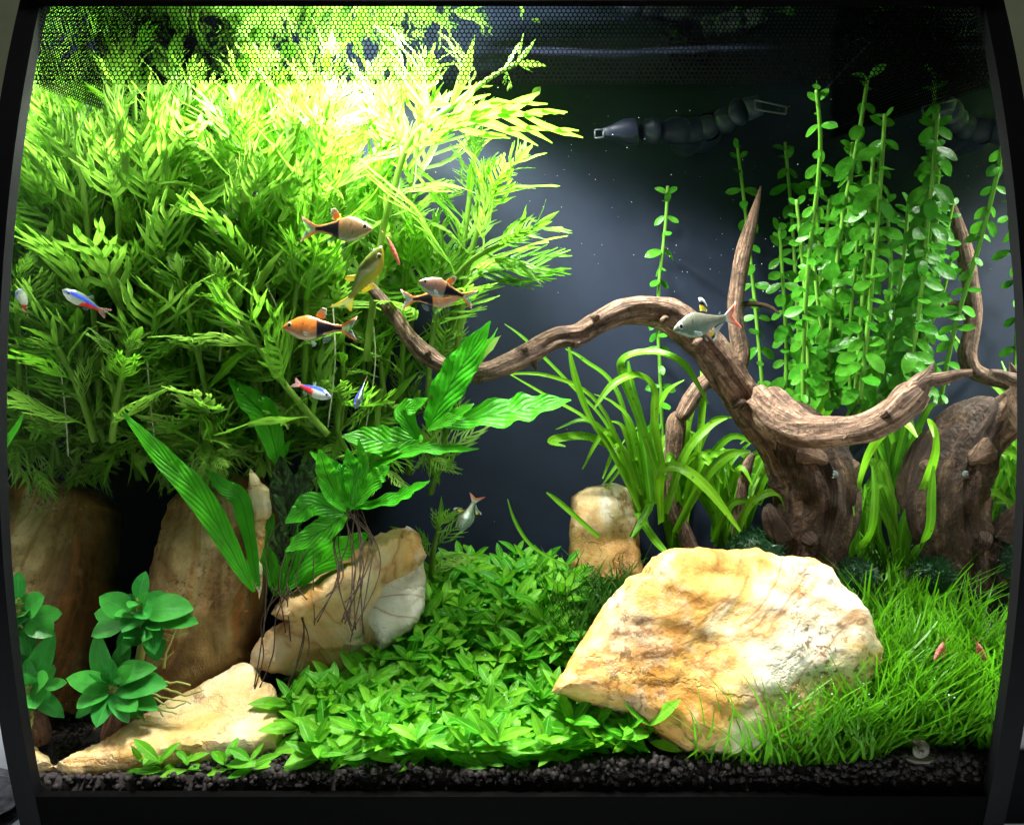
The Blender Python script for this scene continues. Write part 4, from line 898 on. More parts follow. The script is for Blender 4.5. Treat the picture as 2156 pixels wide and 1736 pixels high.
vals((1350, 1105, .53), "ribbon-leaved plant behind the small tan stone with blades arching over the limb", [
    (10, (1345, 1075, .52), (1285, 950, .51), (1240, 880, .505), (1210, 800, .50), (1196, 728, .50)), (9, (1400, 1010, .51), (1378, 900, .50), (1375, 820, .49), (1340, 790, .485), (1290, 810, .48), (1250, 860, .475)),
    (10, (1390, 1020, .51), (1345, 880, .50), (1310, 790, .49), (1318, 752, .485), (1380, 742, .48), (1440, 770, .475), (1490, 850, .475)), (6, (1350, 1060, .53), (1290, 940, .525), (1230, 880, .52), (1160, 840, .52), (1060, 780, .515)),
    (5, (1350, 1060, .53), (1280, 900, .525), (1200, 810, .52), (1110, 720, .52), (1062, 682, .52)), (9, (1350, 1050, .54), (1310, 960, .535), (1240, 920, .53), (1180, 922, .525), (1160, 932, .52), (1190, 940, .515)),
    (4, (1350, 1040, .52), (1260, 850, .51), (1150, 790, .51), (1030, 790, .51)), (7, (1355, 1050, .525), (1300, 830, .52), (1230, 760, .52), (1190, 735, .52)), (8, (1360, 1050, .525), (1330, 900, .51), (1290, 850, .505), (1250, 830, .50)),
    (9, (1370, 1060, .52), (1350, 900, .515), (1330, 820, .51), (1322, 760, .51)), (8, (1380, 1060, .52), (1375, 900, .51), (1400, 830, .505), (1440, 800, .50)), (6, (1260, 1130, .50), (1180, 1060, .50), (1150, 1036, .50)),
    (4, (1190, 1190, .50), (1120, 1150, .50), (1085, 1100, .50), (1068, 1050, .50))], 8)
vals((1430, 1130, .525), "ribbon-leaved plant around the dark leaning leg of the slim driftwood", [
    (11, (1390, 1100, .50), (1390, 1000, .48), (1430, 985, .47), (1490, 1030, .462), (1558, 1118, .455)), (9, (1400, 1080, .51), (1440, 960, .50), (1490, 900, .50), (1530, 880, .50)), (10, (1420, 1120, .51), (1480, 1010, .50), (1530, 960, .50), (1580, 950, .495)),
    (9, (1330, 1130, .49), (1370, 1060, .48), (1350, 1100, .47), (1330, 1130, .465)), (9, (1340, 1080, .50), (1380, 1140, .47), (1420, 1180, .452)), (7, (1440, 1120, .52), (1470, 940, .52), (1480, 830, .52), (1475, 760, .53)), (8, (1430, 1100, .53), (1450, 880, .53), (1500, 790, .535), (1560, 690, .54))], 12)
vals((1520, 1150, .53), "ribbon-leaved plant filling the gap between the thin twig and the stump", [
    (9, (1540, 1150, .50), (1580, 1060, .49), (1640, 1040, .485), (1665, 1110, .48)), (8, (1500, 1140, .51), (1540, 1060, .50), (1600, 1060, .50)), (8, (1520, 1140, .54), (1600, 980, .54), (1640, 900, .54), (1660, 860, .54)),
    (8, (1500, 1130, .53), (1520, 1000, .53), (1580, 930, .53))], 16, (.04, .075))
vals((1650, 1080, .55), "ribbon-leaved plant hidden behind the stump with one broad folded blade", [
    (15, (1700, 930, .53), (1730, 870, .525), (1765, 815, .52), (1790, 780, .515), (1796, 770, .515)), (9, (1650, 1000, .55), (1620, 880, .55), (1600, 820, .55))], 8, (.06, .1))
vals((1770, 1190, .50), "ribbon-leaved plant growing between the stump and the side glass", [
    (9, (1775, 1200, .50), (1800, 1110, .49), (1790, 1060, .485), (1760, 1010, .48)), (9, (1775, 1190, .505), (1810, 1000, .47), (1850, 920, .455), (1900, 890, .445), (1930, 920, .435)), (7, (1760, 1200, .51), (1790, 1120, .51), (1780, 1060, .51)), (9, (1780, 1190, .495), (1830, 1120, .465), (1840, 1040, .46), (1835, 980, .46))], 9, (.04, .08))
for (x, y, D) in ((1560, 1180, .55), (1690, 1190, .56), (1420, 1160, .56)): vals((x, y, D), "ribbon-leaved plant in the back row against the dark panel", [], 10, (.05, .10))

# ---------------------------------------------------------------- grass, moss
def blades(name, n, sampler, L, wd, m, lean, label):
    V = []; Fc = []; UV = []
    for _ in range(n):
        p = sampler()
        if p is None: continue
        l = R.uniform(*L); a = R.uniform(0, 6.28); k = R.uniform(*lean)
        d = Vector((math.cos(a) * k, math.sin(a) * k - .1, 1)).normalized(); sd = Vector((math.cos(a + 1.57 + R.uniform(-.9, .9)), math.sin(a + 1.57) * .4, 0)).normalized()
        cur = Vector((math.cos(a) * R.uniform(.0, .9), math.sin(a) * .4, -R.uniform(0, .45))); s = len(V); w_ = R.uniform(*wd)
        for i in range(6):
            t = i / 5; q = p + d * (l * t) + cur * (l * t * t * .6)
            lim = yf(q.z - Z0) + .0055
            if q.y < lim: q.y = lim + (lim - q.y) * .2
            q.x = max(-W + .001, min(W - .001, q.x))
            h = sd * (w_ * (1 - t * t * .85))
            V += [q - h, q + h + Vector((0, .0002, 0))]; UV += [(.0, t), (1., t)]
        Fc += [(s + 2 * i, s + 2 * i + 1, s + 2 * i + 3, s + 2 * i + 2) for i in range(5)]
    return tag(obj(name, mesh(name, V, Fc, m, True, UV)), label, None, None, 'stuff')
GP = [(1610, 1600), (1640, 1500), (1740, 1420), (1800, 1440), (1850, 1380), (1850, 1330), (1770, 1260), (1760, 1235), (1850, 1235), (1960, 1330), (2045, 1420), (2050, 1606)]
def sg():
    while True:
        q = (R.uniform(1600, 2055), R.uniform(1230, 1606))
        if not inside(q, GP): continue
        p = hit(*q)
        if p.x < W - .002: return p
blades("grass", 1500, sg, (.022, .052), (.00045, .001), M['grass'], (.1, 1.0), "dense bright green grass growing round the golden stone")
def sg2():
    q = (R.uniform(1440, 1860), 0); D = R.uniform(.384, .394); p = P(q[0], 1590, D); p.z = ground(p.x, p.y)
    return p if R.random() < ((q[0] - 1420) / 300) ** 1.3 else None
def sg4():
    p = Vector((R.uniform(.168, W - .001), R.uniform(.405, .47), 0)); p.z = ground(p.x, p.y); return p
blades("grass", 260, sg4, (.028, .056), (.0005, .0011), M['grass'], (.1, .6), "tall grass blades growing along the side glass behind the golden stone")
blades("grass", 620, sg2, (.016, .052), (.0004, .0009), M['grass'], (.1, .9), "sparser grass blades standing at the foot of the golden stone")
DP = [(1150, 1330), (1170, 1240), (1260, 1215), (1350, 1225), (1330, 1260), (1280, 1330), (1230, 1400), (1180, 1400)]
def sg3():
    while True:
        q = (R.uniform(1150, 1350), R.uniform(1210, 1400))
        if inside(q, DP): return hit(*q)
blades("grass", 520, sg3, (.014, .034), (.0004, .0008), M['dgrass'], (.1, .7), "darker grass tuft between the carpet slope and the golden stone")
def moss(c, r, n, label):
    V = []; Fc = []
    for _ in range(n):
        a = R.uniform(0, 6.28); e = math.asin(R.uniform(0, 1)); d = Vector((math.cos(a) * math.cos(e), math.sin(a) * math.cos(e), math.sin(e)))
        p = c + Vector((d.x * r[0], d.y * r[1], d.z * r[2])) * R.uniform(.7, 1); t = (d + Vector((R.uniform(-1, 1), R.uniform(-1, 1), R.uniform(-1, 1)))).normalized() * R.uniform(.002, .005); s = t.orthogonal().normalized() * .0004
        k = len(V); V += [p - s, p + s, p + t]; Fc.append((k, k + 1, k + 2))
    k = len(V); V += [c + Vector((v.x * r[0] * .92, v.y * r[1] * .92, v.z * r[2] * .92)) for v in I2[0]]; Fc += [tuple(k + i for i in f) for f in I2[1]]
    tag(obj("moss", mesh("moss", V, Fc, M['moss'])), label, None, None, 'stuff')
moss(P(1595, 1190, .478), (.019, .014, .020), 3500, "dark green moss mound between the stump and the golden stone")
moss(P(1800, 1215, .47), (.010, .012, .010), 1500, "small dark moss tuft by the side glass")
# ---------------------------------------------------------------- fish
def interp(tab, t):
    for (a, va), (b_, vb) in zip(tab, tab[1:]):
        if t <= b_:
            f = (t - a) / (b_ - a); f = f * f * (3 - 2 * f) * .5 + f * .5; return va + (vb - va) * f
    return tab[-1][1]
def fish(name, pos, Lpx, ang, yaw, label, kind, group, flip=False, roll=0., bend=0.):
    """nose towards ang degrees in the picture plane, yaw degrees towards the viewer"""
    S = .95 * Lpx * px(pos[2]); root = empty(name, P(*pos), label, "fish", group)
    K = KINDS[kind]; a, yw = math.radians(ang), math.radians(yaw)
    hx = Vector((math.cos(yw) * math.cos(a), -math.sin(yw), math.cos(yw) * math.sin(a)))
    up = Vector((-math.sin(a), 0, math.cos(a)));
    if flip: up = -up
    up = (up - hx * up.dot(hx)).normalized(); up = rotv(up, hx, math.radians(roll)); sd = up.cross(hx)
    M4 = Matrix((hx * S, sd * S, up * S * K.get('tall', 1.16))).transposed().to_4x4(); M4.translation = P(*pos)
    K = KINDS[kind]; nx, ns = 34, 20; V = []; C = []; Fc = []
    def bx(x): return bend * (x - .5) ** 2
    for i in range(nx + 1):
        t = i / nx; x = .5 - t * .78                       # nose at .5, tail root at -.28
        T, B, H = interp(K['top'], t), interp(K['bot'], t), interp(K['wid'], t)
        for j in range(ns):
            q = 2 * PI * j / ns; c, s = math.cos(q), math.sin(q)
            z = (T + B) / 2 + (T - B) / 2 * s; y = H * c * (abs(c) ** .0)
            V.append((x, y + bx(x), z)); C.append(K['col'](x, z, (z - B) / max(1e-4, T - B), t))
    for i in range(nx):
        for j in range(ns):
            k = (j + 1) % ns; Fc.append((i * ns + j, (i + 1) * ns + j, (i + 1) * ns + k, i * ns + k))
    Fc.append(tuple(range(ns))); Fc.append(tuple(nx * ns + j for j in range(ns - 1, -1, -1)))
    obj("body", mesh("body", V, Fc, M['fish'], True, None, C), root, None, M4)
    for fn, pts, colf in K['fins']:
        V = []; C = []; Fc = []; n = len(pts); m_ = 6       # fin: rays fan from its root line to its edge
        rows_ = []
        for side in (-1, 1):
            for i, (r0, r1) in enumerate(pts):
                for k in range(m_ + 1):
                    f = k / m_; x = r0[0] + (r1[0] - r0[0]) * f; z = r0[1] + (r1[1] - r0[1]) * f
                    yo = (r0[2] if len(r0) > 2 else 0) * (1 - f) + (r1[2] if len(r1) > 2 else 0) * f
                    V.append((x, yo + bx(x) + side * .0045 * (1 - f) + .004 * math.sin(i * 2.1) * f, z)); C.append(colf(i / (n - 1), f))
        h = n * (m_ + 1)
        for i in range(n - 1):
            for k in range(m_):
                a0 = i * (m_ + 1) + k; q = (a0, a0 + 1, a0 + m_ + 2, a0 + m_ + 1)
                Fc.append(q); Fc.append(tuple(h + v for v in q[::-1]))
        for k in range(m_): Fc.append((k, h + k, h + k + 1, k + 1)); e = (n - 1) * (m_ + 1) + k; Fc.append((e, e + 1, h + e + 1, h + e))
        for i in range(n - 1): e = i * (m_ + 1) + m_; Fc.append((e, h + e, h + e + m_ + 1, e + m_ + 1))
        obj(fn, mesh(fn, V, Fc, M['fin'], True, None, C), root, None, M4)
    ex, ez, er = K['eye']; t = (.5 - ex) / .78; H = interp(K['wid'], t)
    for s in (-1, 1):
        V = []; C = []
        for v in I2[0]:
            V.append((ex + v.x * er, s * H * .86 + bx(ex) + v.y * er * .45, ez + v.z * er))
            rr = math.hypot(v.x, v.z); C.append((.004, .004, .006) if rr < .66 else (K['iris'] if rr < .96 else (.1, .1, .1)))
        obj("eye", mesh("eye", V, [f for f in I2[1]], M['fish'], True, None, C), root, None, M4)
    return root
def lerp3(a, b_, t): t = max(0, min(1, t)); return tuple(p + (q - p) * t for p, q in zip(a, b_))
def tailfin(x0, x1, h0, h1, fork, col):
    up = [((x0, h0 * (1 - i / 4)), (x1 + fork * (i / 4) ** .8 * .9 + (.02 if i == 0 else 0), h1 * (1 - i / 4) ** 1.1 + .0)) for i in range(5)]
    dn = [((a[0], -a[1]), (b_[0], -b_[1])) for a, b_ in up[::-1][1:]]
    return ("tail_fin", up + dn, col)
def rasbora_col(base, belly):
    def f(x, z, v, t):
        c = lerp3(belly, base, (v - .12) / .45); c = lerp3(c, tuple(q * .55 for q in base), (v - .82) / .2)
        if t < .12: c = lerp3(c, (base[0] * .8, base[1] * .9, base[2] * 1.2), .5)
        if abs(x - .235 - .03 * math.cos(v * 3)) < .009 and .25 < v < .8: c = tuple(q * .45 for q in c)
        zt = interp([(-.3, .012), (-.2, .026), (.0, .072), (.07, .10)], x); zb = interp([(-.3, -.016), (-.2, -.016), (-.05, -.062), (.0, -.115), (.07, -.135)], x)
        if x < .055 and zb < z - .0 < zt: c = (.006, .006, .012)
        elif x < .10 and z > 0: c = lerp3(c, (.65, .22, .05), .35)
        elif x < .05: c = lerp3(c, (.52, .21, .06), .6)
        return c
    return f
def orange_fin(i, f): return (*lerp3((.72, .17, .02), (.35, .36, .28), (f - .45) * 1.6 + (0 if i < .5 else .15)), .85 - .6 * f)
def orange_tail(i, f):
    e = abs(i - .5) * 2; return (*lerp3((.28, .34, .33), (.72, .18, .02), e * 1.6 - .5 + (.5 - f)), .85 - .6 * f * (1.3 - e))
def clear_fin(i, f): return (.30, .42, .42, .24 - .14 * f)
RT = [(0, .0), (.05, .035), (.14, .075), (.28, .120), (.42, .142), (.55, .118), (.7, .080), (.85, .048), (1, .040)]
RB = [(0, -.012), (.05, -.045), (.14, -.085), (.28, -.135), (.42, -.150), (.55, -.128), (.68, -.085), (.85, -.045), (1, -.038)]
RW = [(0, .006), (.06, .030), (.2, .055), (.4, .062), (.6, .042), (.8, .02), (1, .008)]
def rasbora(base, belly=(.42, .47, .36)):
    return dict(top=RT, bot=RB, wid=RW, eye=(.405, .018, .034), iris=(.45, .4, .3), col=rasbora_col(base, belly), fins=[
        tailfin(-.27, -.50, .042, .15, .11, orange_tail),
        ("dorsal_fin", [((.07, .13), (.05, .165)), ((.05, .125), (-.02, .235)), ((.025, .118), (-.075, .225)), ((.0, .11), (-.07, .16)), ((-.02, .10), (-.065, .115))], orange_fin),
        ("anal_fin", [((-.02, -.12), (-.03, -.185)), ((-.05, -.10), (-.085, -.165)), ((-.09, -.085), (-.125, -.13)), ((-.13, -.065), (-.15, -.085))], clear_fin),
        ("pelvic_fin", [((.13, -.145, .02), (.10, -.225, .05)), ((.11, -.145, .02), (.06, -.215, .05)), ((.09, -.145, .02), (.04, -.185, .04))], clear_fin),
        ("pectoral_fin", [((.23, -.05, .05), (.17, -.06, .10)), ((.23, -.065, .05), (.155, -.09, .10)), ((.23, -.08, .05), (.17, -.115, .09))], clear_fin)])
def neon_col(x, z, v, t):
    c = lerp3((.55, .60, .52), (.20, .26, .16), (v - .35) / .4)
    if .54 < v < .86 and x > -.22: c = (.03, .07, .62) if v > .62 else (.05, .2, .6)
    if v >= .86: c = (.06, .09, .06)
    if x < .13 and v < .56 - max(0, x) * 1.2 and x > -.30: c = (.80, .012, .02)
    if t < .08: c = lerp3(c, (.18, .22, .12), .5)
    return c
NT = [(0, .0), (.08, .055), (.25, .105), (.45, .115), (.7, .075), (.9, .042), (1, .038)]
NB = [(0, -.012), (.08, -.06), (.25, -.115), (.45, -.125), (.7, -.07), (.9, -.038), (1, -.036)]
NW = [(0, .01), (.08, .045), (.25, .078), (.45, .075), (.7, .042), (.9, .018), (1, .008)]
def tint(c, a): return lambda i, f: (*c, a * (1 - .6 * f))
def tip_fin(i, f): return ((.85, .70, .05) if f < .38 else (.01, .01, .015) if f < .72 else (.88, .92, .95)) + ((.95,) if i < .62 else (.35,))
def prist_col(x, z, v, t):
    c = lerp3((.20, .25, .19), (.16, .17, .125), (v - .3) / .4); c = lerp3(c, (.13, .12, .085), (v - .85) / .15)
    if x > .0 and v < .55: c = lerp3(c, (.13, .22, .17), .7)
    if abs(v - .62) < .035 and x < .1: c = (.18, .18, .14)
    if (x - .22) ** 2 + (z - .05) ** 2 < .0004: c = (.02, .02, .02)
    return c
def yel_col(x, z, v, t):
    c = lerp3((.38, .30, .02), (.17, .20, .025), (v - .4) / .3); return lerp3(c, (.08, .11, .015), (v - .8) / .2)
PF = [("dorsal_fin", [((.06, .13), (.04, .27)), ((.03, .125), (.0, .265)), ((.0, .115), (-.035, .235)), ((-.03, .105), (-.055, .175))], tip_fin),
      ("anal_fin", [((-.0, -.12), (-.03, -.215)), ((-.03, -.11), (-.07, -.195)), ((-.08, -.085), (-.12, -.13)), ((-.15, -.06), (-.19, -.08)), ((-.22, -.045), (-.24, -.05))], lambda i, f: tip_fin(0, f) if i < .45 else (.6, .7, .66, .35)),
      ("adipose_fin", [((-.19, .055), (-.215, .08)), ((-.21, .052), (-.225, .07))], clear_fin), ("pelvic_fin", [((.12, -.13, .02), (.09, -.20, .05)), ((.10, -.13, .02), (.06, -.19, .05))], clear_fin),
      ("pectoral_fin", [((.24, -.06, .05), (.16, -.09, .11)), ((.24, -.08, .05), (.15, -.12, .11)), ((.24, -.09, .05), (.17, -.14, .1))], clear_fin)]
KINDS = {
    'orange': rasbora((.70, .19, .025), (.42, .30, .16)), 'pink': rasbora((.32, .165, .115), (.26, .29, .22)), 'brown': rasbora((.25, .155, .065), (.22, .27, .17)),
    'neon': dict(tall=1.0, top=NT, bot=NB, wid=NW, eye=(.41, .012, .036), iris=(.15, .3, .8), col=neon_col, fins=[
        tailfin(-.27, -.50, .034, .11, .10, tint((.55, .3, .3), .5)), ("dorsal_fin", [((.06, .088), (.0, .17)), ((.02, .085), (-.04, .16)), ((-.02, .078), (-.05, .12))], clear_fin),
        ("anal_fin", [((.0, -.09), (-.03, -.15)), ((-.06, -.075), (-.10, -.12)), ((-.12, -.055), (-.15, -.075))], clear_fin), ("pelvic_fin", [((.14, -.1, .02), (.10, -.16, .04)), ((.11, -.1, .02), (.07, -.15, .04))], clear_fin)]),
    'prist': dict(tall=1.3, top=[(a, b_ * .95) for a, b_ in RT], bot=[(a, b_ * .95) for a, b_ in RB], wid=RW, eye=(.395, .012, .036), iris=(.45, .55, .55), col=prist_col, fins=[tailfin(-.27, -.50, .036, .15, .13, lambda i, f: (*lerp3((.55, .62, .58), (.72, .20, .12), f * 1.8 - .2), .75))] + PF),
    'yellow': dict(top=[(a, b_ * .9) for a, b_ in RT], bot=[(a, b_ * .9) for a, b_ in RB], wid=[(a, b_ * 1.5) for a, b_ in RW], eye=(.395, .014, .036), iris=(.5, .45, .1), col=yel_col, fins=[
        tailfin(-.27, -.52, .036, .15, .12, lambda i, f: (*lerp3((.55, .60, .35), (.80, .66, .05), abs(i - .5) * 2), .85 - .4 * f)), ("dorsal_fin", [((.06, .12), (.02, .22)), ((.02, .115), (-.03, .21)), ((-.02, .1), (-.05, .15))], lambda i, f: (.75, .62, .05, .8)),
        ("anal_fin", [((-.0, -.12), (-.03, -.2)), ((-.06, -.1), (-.10, -.16)), ((-.14, -.065), (-.18, -.1))], lambda i, f: (.85, .70, .04, .85)), ("pelvic_fin", [((.12, -.13, .02), (.09, -.20, .06)), ((.10, -.13, .02), (.06, -.19, .06))], lambda i, f: (.8, .66, .05, .8)),
        ("pectoral_fin", [((.24, -.06, .05), (.17, -.06, .15)), ((.24, -.08, .05), (.16, -.1, .15)), ((.24, -.09, .05), (.18, -.13, .13))], lambda i, f: (.7, .65, .2, .4))])}
GR = "wedge-marked fish in front of the thicket"
fish("wedge_marked_fish", (707, 482, .412), 172, -2, 10, "brownish fish with black wedge, highest of the shoal, heading toward the dark panel", 'brown', GR)
fish("wedge_marked_fish", (675, 690, .405), 166, 179, 8, "vivid orange fish with black wedge mark and blue tipped tail", 'orange', GR, True)
fish("wedge_marked_fish", (942, 612, .405), 134, 163, 15, "pinkish fish with black wedge overlapping another fish above the driftwood tip", 'pink', GR, True)
fish("wedge_marked_fish", (905, 628, .416), 138, 2, 8, "orange tailed fish half hidden behind the pinkish wedge-marked fish", 'orange', GR)
fish("yellow_fish", (768, 597, .398), 185, 62, 20, "slim yellow fish seen from its back, climbing steeply", 'yellow', None, False, 50, .25)
GN = "blue and red striped fish"
fish("striped_fish", (182, 637, .393), 128, 140, 60, "blue striped fish with red tail half near the side glass", 'neon', GN, True)
fish("striped_fish", (655, 820, .410), 122, -20, 28, "striped fish with broad red flank swimming below the orange fish", 'neon', GN, False, -20)
fish("striped_fish", (760, 825, .405), 105, -100, 45, "blue striped fish diving nose down beside the fern leaves", 'neon', GN, False, 70)
GP_ = "pale translucent fish with banded fins"
fish("banded_fin_fish", (1488, 678, .435), 162, 193, 10, "silvery translucent fish with black and yellow banded fins by the driftwood limb", 'prist', GP_, True)
fish("banded_fin_fish", (987, 1078, .45), 104, 244, 35, "olive translucent fish with banded fins diving before the dark panel", 'prist', GP_, True, 20)

# ---------------------------------------------------------------- snail, shrimps, specks
def snail(pos, r, label, cat, c0, c1):
    root = empty("snail", P(*pos), label, cat); V = []; C = []; Fc = []; c = P(*pos); nt_, ns = 64, 12
    for i in range(nt_ + 1):
        t = i / nt_; a = t * 2.35 * 2 * PI; rr = r * .34 * (.1 + .9 * t ** 1.4); tr = r * .60 * (.12 + .88 * t ** 1.2)
        for j in range(ns):
            q = 2 * PI * j / ns; k = rr + tr * math.cos(q)
            V.append(c + Vector((k * math.cos(a), -(1 - t) * r * .35 - tr * math.sin(q) * .9, k * math.sin(a)))); C.append(lerp3(c0, c1, .5 + .5 * math.sin(t * 30 + math.cos(q))))
    for i in range(nt_):
        for j in range(ns): k = (j + 1) % ns; Fc.append((i * ns + j, i * ns + k, (i + 1) * ns + k, (i + 1) * ns + j))
    obj("shell", mesh("shell", V, Fc, M['shell'], True, None, C), root, None, Matrix())
    q = [c + Vector((-r * .9, r * .2, -r * .75)), c + Vector((-r * .2, r * .1, -r * .85)), c + Vector((r * .6, 0, -r * .85)), c + Vector((r * 1.15, -r * .05, -r * .7))]
    V, Fc, UV = tube_data(q, [r * .12, r * .3, r * .3, r * .12], 10, .1); obj("foot", mesh("foot", V, Fc, M['shell'], True, None, [(.06, .055, .035)] * len(V)), root, None, Matrix())
    return root
snail((1934, 1577, .377), 30 * px(.377) * .9, "pale olive snail with round shell on the soil under the grass", "snail", (.05, .045, .022), (.11, .105, .075))
snail((1757, 998, .463), 9 * px(.463), "tiny grey snail stuck on the dark driftwood stump", "snail", (.10, .12, .12), (.2, .24, .24))
def shrimp(pts, label):
    root = empty("shrimp", P(*pts[0][:3]), label, "shrimp"); q = spline(pts, 5); C = [P(*a[:3]) for a in q]; n = len(C)
    V, Fc, UV = tube_data(C, [max(.5, a[3]) * px(a[2]) * (1 + .1 * math.sin(i * 2.2)) for i, a in enumerate(q)], 10); obj("body", mesh("body", V, Fc, M['shrimp'], True, UV), root, None, Matrix())
    for k in range(4):
        i = 4 + k * 2; b0 = C[min(i, n - 1)]; V, Fc, UV = tube_data([b0, b0 + Vector((.0012, -.001, -.0022)), b0 + Vector((.0008, -.001, -.004))], [.0003, .0002, .0001], 5); obj("leg", mesh("leg", V, Fc, M['shrimp']), root, None, Matrix())
    for s in (-1, 1):
        V, Fc, UV = tube_data([C[0], C[0] + Vector((.0015 * s, -.001, .002)), C[0] + Vector((.003 * s, -.001, .003))], [.00012, .0001, .00006], 5); obj("antenna", mesh("antenna", V, Fc, M['shrimp']), root, None, Matrix())
shrimp([(1986, 1352, .401, 2), (1982, 1360, .401, 5), (1976, 1371, .401, 6), (1970, 1382, .401, 4), (1967, 1390, .401, 2)], "small pinkish red shrimp clinging among the grass blades")
shrimp([(815, 500, .43, 2), (822, 514, .43, 4), (829, 530, .43, 5), (836, 546, .43, 4), (841, 558, .43, 1.5)], "small pale red shrimp on a lacy leaf beside the yellow fish")
it = []
for _ in range(120):
    D = R.uniform(.40, .55); p = P(R.uniform(1000, 1750), R.uniform(170, 620), D); it.append((p, R.choice((.0001, .00013, .00016, .0002))))
for _ in range(30):
    D = R.uniform(.42, .55); p = P(R.uniform(250, 1250), R.uniform(200, 1100), D); it.append((p, .00017))
scatter("dust_specks", it, M['bubble'], I0, 0, "tiny white specks drifting in the water before the dark panel")
it = []
for _ in range(60):
    q = (R.uniform(1640, 2020), R.uniform(1420, 1590)); p = P(*q, R.uniform(.383, .39)); it.append((p, R.choice((.0002, .0003, .0004))))
for _ in range(60):
    q = (R.uniform(750, 1350), R.uniform(1250, 1560)); p = hit(*q); p.z += .014; p.y -= .004; it.append((p, .0004))
scatter("air_bubbles", it, M['bubble'], I1, 0, "small pale air bubbles caught on the leaves")

# ---------------------------------------------------------------- outlet nozzles on the back panel
def nozzle(pts, end, label):
    root = empty("outlet_nozzle", P(*pts[0][:3]), label, "nozzle", "water outlet nozzles on the back panel")
    for i, (x, y, D, r) in enumerate(pts):                 # ball segments
        nx_ = pts[i + 1] if i + 1 < len(pts) else end[0]
        a = P(x, y, D); d = P(*nx_[:3]) - a; rr = r * px(D)
        V, Fc, UV = tube_data([a - d * .42, a - d * .38, a - d * .1, a + d * .2, a + d * .42, a + d * .55], [rr * .86, rr * .96, rr * 1.06, rr * .98, rr * .72, rr * .66], 24)
        obj("segment", mesh("segment", V, Fc, M['nozzle']), root, None, Matrix())
    a, b_ = P(*end[0][:3]), P(*end[1][:3]); d = (b_ - a); s = Vector((0, -1, 0)).cross(d).normalized(); rr = end[0][3] * px(end[0][2]); hw, hh = end[1][3] * px(end[1][2]), end[2] * px(end[1][2])
    fl = Matrix.Rotation(end[3], 3, d.normalized()); u, v = fl @ s, fl @ Vector((0, -1, 0))
    rowsv = []
    for t, shape in ((0, 0), (.3, .0), (.7, .6), (1, 1), (1, 1.01), (.7, 1.02)):
        r = []
        for k in range(24):
            q = 2 * PI * k / 24; c, sn = math.cos(q), math.sin(q); sh = min(1, shape)
            sq = 1 / max(abs(c), abs(sn)) if sh else 1
            thin = .78 if shape > 1 else 1
            r.append(a + d * t + u * (c * (rr * (1 - sh) + hw * sq * sh) * thin) + v * (sn * (rr * (1 - sh) + hh * sq * sh) * thin))
        rowsv.append(r)
    b2 = MB(); b2.grid(rowsv, True); obj("spout", mesh("spout", b2.V, b2.F, M['nozzle'], True), root, None, Matrix())
    b3 = MB(); b3.grid([[P(*pts[0][:3]) + Vector((math.cos(q) * k, 0, math.sin(q) * k)) + Vector((0, yv, 0)) for q in [2 * PI * i / 20 for i in range(20)]] for k, yv in ((.009, .0), (.011, .006), (.011, max(.01, DB - pts[0][2])))], True)
    obj("collar", mesh("collar", b3.V, b3.F, M['nozzle'], True), root, None, Matrix())
nozzle([(1455, 275, .555, 26), (1420, 276, .548, 27), (1368, 277, .541, 28)], [(1338, 277, .538, 27), (1268, 281, .53, 8), 8, 0.0], "ribbed smoky outlet nozzle whose tapered spout points at the thicket")
nozzle([(1490, 268, .555, 25), (1527, 253, .548, 26), (1556, 236, .541, 27)], [(1566, 232, .537, 24), (1600, 222, .530, 20), 7, 0.5], "ribbed smoky outlet nozzle with flat open mouth near the round-leaved stems")
for nz_, cs in (("outlet_nozzle.001", [(1588, 211), (1656, 226), (1653, 241), (1590, 231)]), ("outlet_nozzle", [(1252, 274), (1270, 273), (1270, 290), (1252, 291)])):
    C = [P(x, y, .525) for x, y in cs]; V = []; Fc = []
    for i in range(4):
        v, f, _u = tube_data([C[i], C[(i + 1) % 4]], [.0005, .0005], 6); k = len(V); V += v; Fc += [tuple(k + q for q in t) for t in f]
    obj("mouth_rim", mesh("mouth_rim", V, Fc, M['rim']), bpy.data.objects[nz_], None, Matrix())
# a leaf scrap floating at the surface
fl = tag(obj("floating_leaf", leaf_mesh("floating_leaf", M['wist'], ell(.3, .4), 5, .1, .5), None, None, frame(P(1120, 204, .52), (0.6, 0, .7), (.5, -1, .3), .008)), "small pale torn leaf scrap floating below the honeycomb band", "leaf")

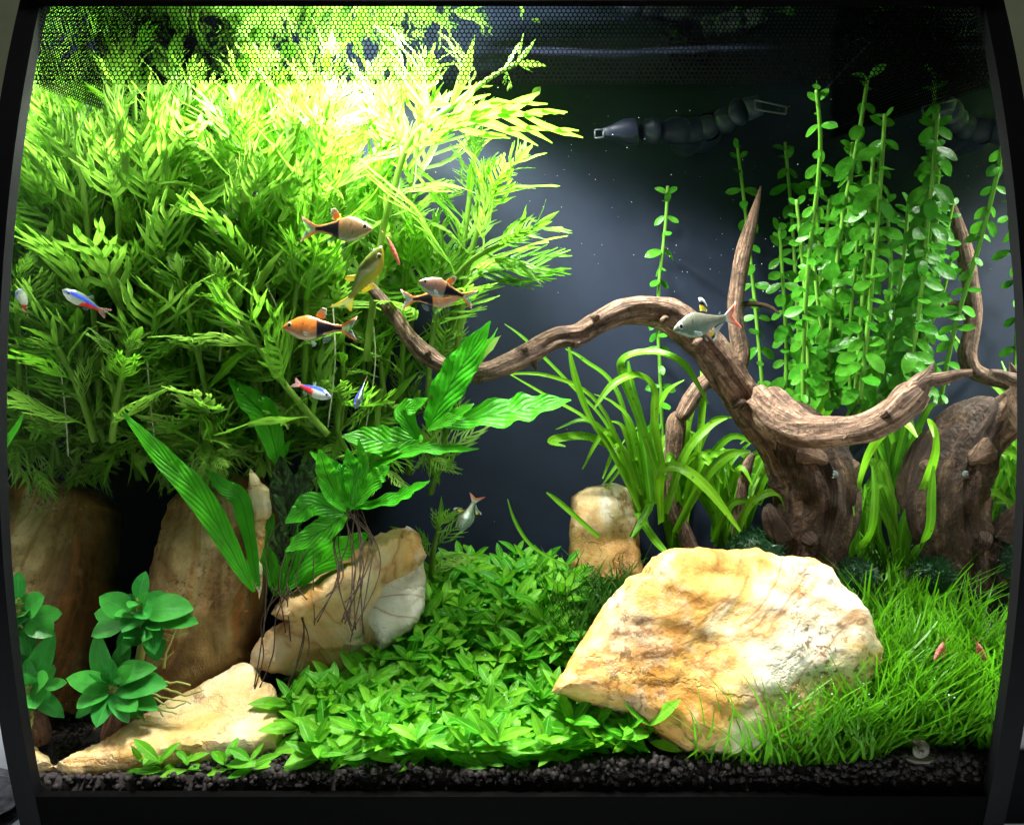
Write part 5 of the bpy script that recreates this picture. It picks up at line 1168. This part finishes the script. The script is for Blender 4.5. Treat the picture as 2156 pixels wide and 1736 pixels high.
# ---------------------------------------------------------------- the room around
b = MB(); b.box(-1.2, 1.2, .15, 1.3, -.24, -.2); tag(b.build("desk", M['desk']), kind='structure')
b = MB(); b.box(-1.5, 1.5, 1.3, 1.35, -.24, 1.2); tag(b.build("wall", M['wall']), kind='structure')
def disc(c, prof, m, name, parent, n=40):
    b_ = MB(); b_.grid([[(c[0] + r * math.cos(q), c[1] + r * math.sin(q), c[2] + z) for q in [2 * PI * i / n for i in range(n)]] for r, z in prof], True)
    return obj(name, mesh(name, b_.V, b_.F, m, True), parent, None, Matrix())
c = P(-48, 1565, .60); c.z = -.2 + Z0
bowl = empty("bowl", c, "dark round bowl with pale rim on the desk beside the corner post", "bowl")
disc(c, [(.001, .001), (.035, .001), (.045, .02), (.047, .040), (.045, .040), (.042, .02), (.03, .006), (.001, .005)], M['black'], "bowl_body", bowl)
disc(c, [(.0445, .0402), (.0475, .0402), (.048, .043), (.0465, .0445), (.0445, .043), (.0445, .0402)], M['white'], "rim", bowl)
b = MB(); rows = [[P(x, 0, 1) for x in (0,)]]
def cloth():
    rows = []
    for j in range(16):
        r = []
        for i in range(16):
            x = -.315 + .072 * i / 15; y = .412 + .060 * j / 15
            r.append((x, y, -.2 + Z0 + .004 + .012 * max(0, noise.noise(Vector((x * 40, y * 40, 2))) + .35)))
        rows.append(r)
    b_ = MB(); b_.grid(rows); b_.grid([[(v[0], v[1], -.1985 + Z0) for v in r] for r in (rows[0], rows[-1])])
    return b_.build("cloth", M['cloth'], None, True)
tag(cloth(), "grey speckled crumpled cloth on the desk at the tank's corner", "cloth")
bx = empty("device_box", (.26, .42, -.2 + Z0), "white device with dark face and red light on the desk by the post", "device")
b = MB(); b.box(.214, .30, .405, .50, -.1985, -.150); o = b.build("body", M['white'], bx)
bv = o.modifiers.new("round", 'BEVEL'); bv.width = .006; bv.segments = 3
b = MB(); b.box(.226, .295, .4025, .4048, -.190, -.157); b.build("face", M['black'], bx)
b = MB(); b.box(.2165, .2195, .4025, .4045, -.157, -.153); b.build("indicator", M['led_red'], bx)
for k in range(5):
    nb = empty("book", (.27, .47, -.14 + Z0), "pale closed booklet in the pile on the white device", "book", "booklets piled on the device")
    z = -.1485 + k * .0135; dx = R.uniform(-.004, .006)
    b = MB(); b.box(.214 + dx, .31, .43, .52, z + .0012, z + .0105); b.build("pages", M['white'], nb)
    b = MB(); b.box(.2125 + dx, .311, .428, .521, z, z + .001); b.box(.2125 + dx, .311, .428, .521, z + .0107, z + .012); b.build("cover", M['cloth'] if k % 2 else M['desk'], nb)
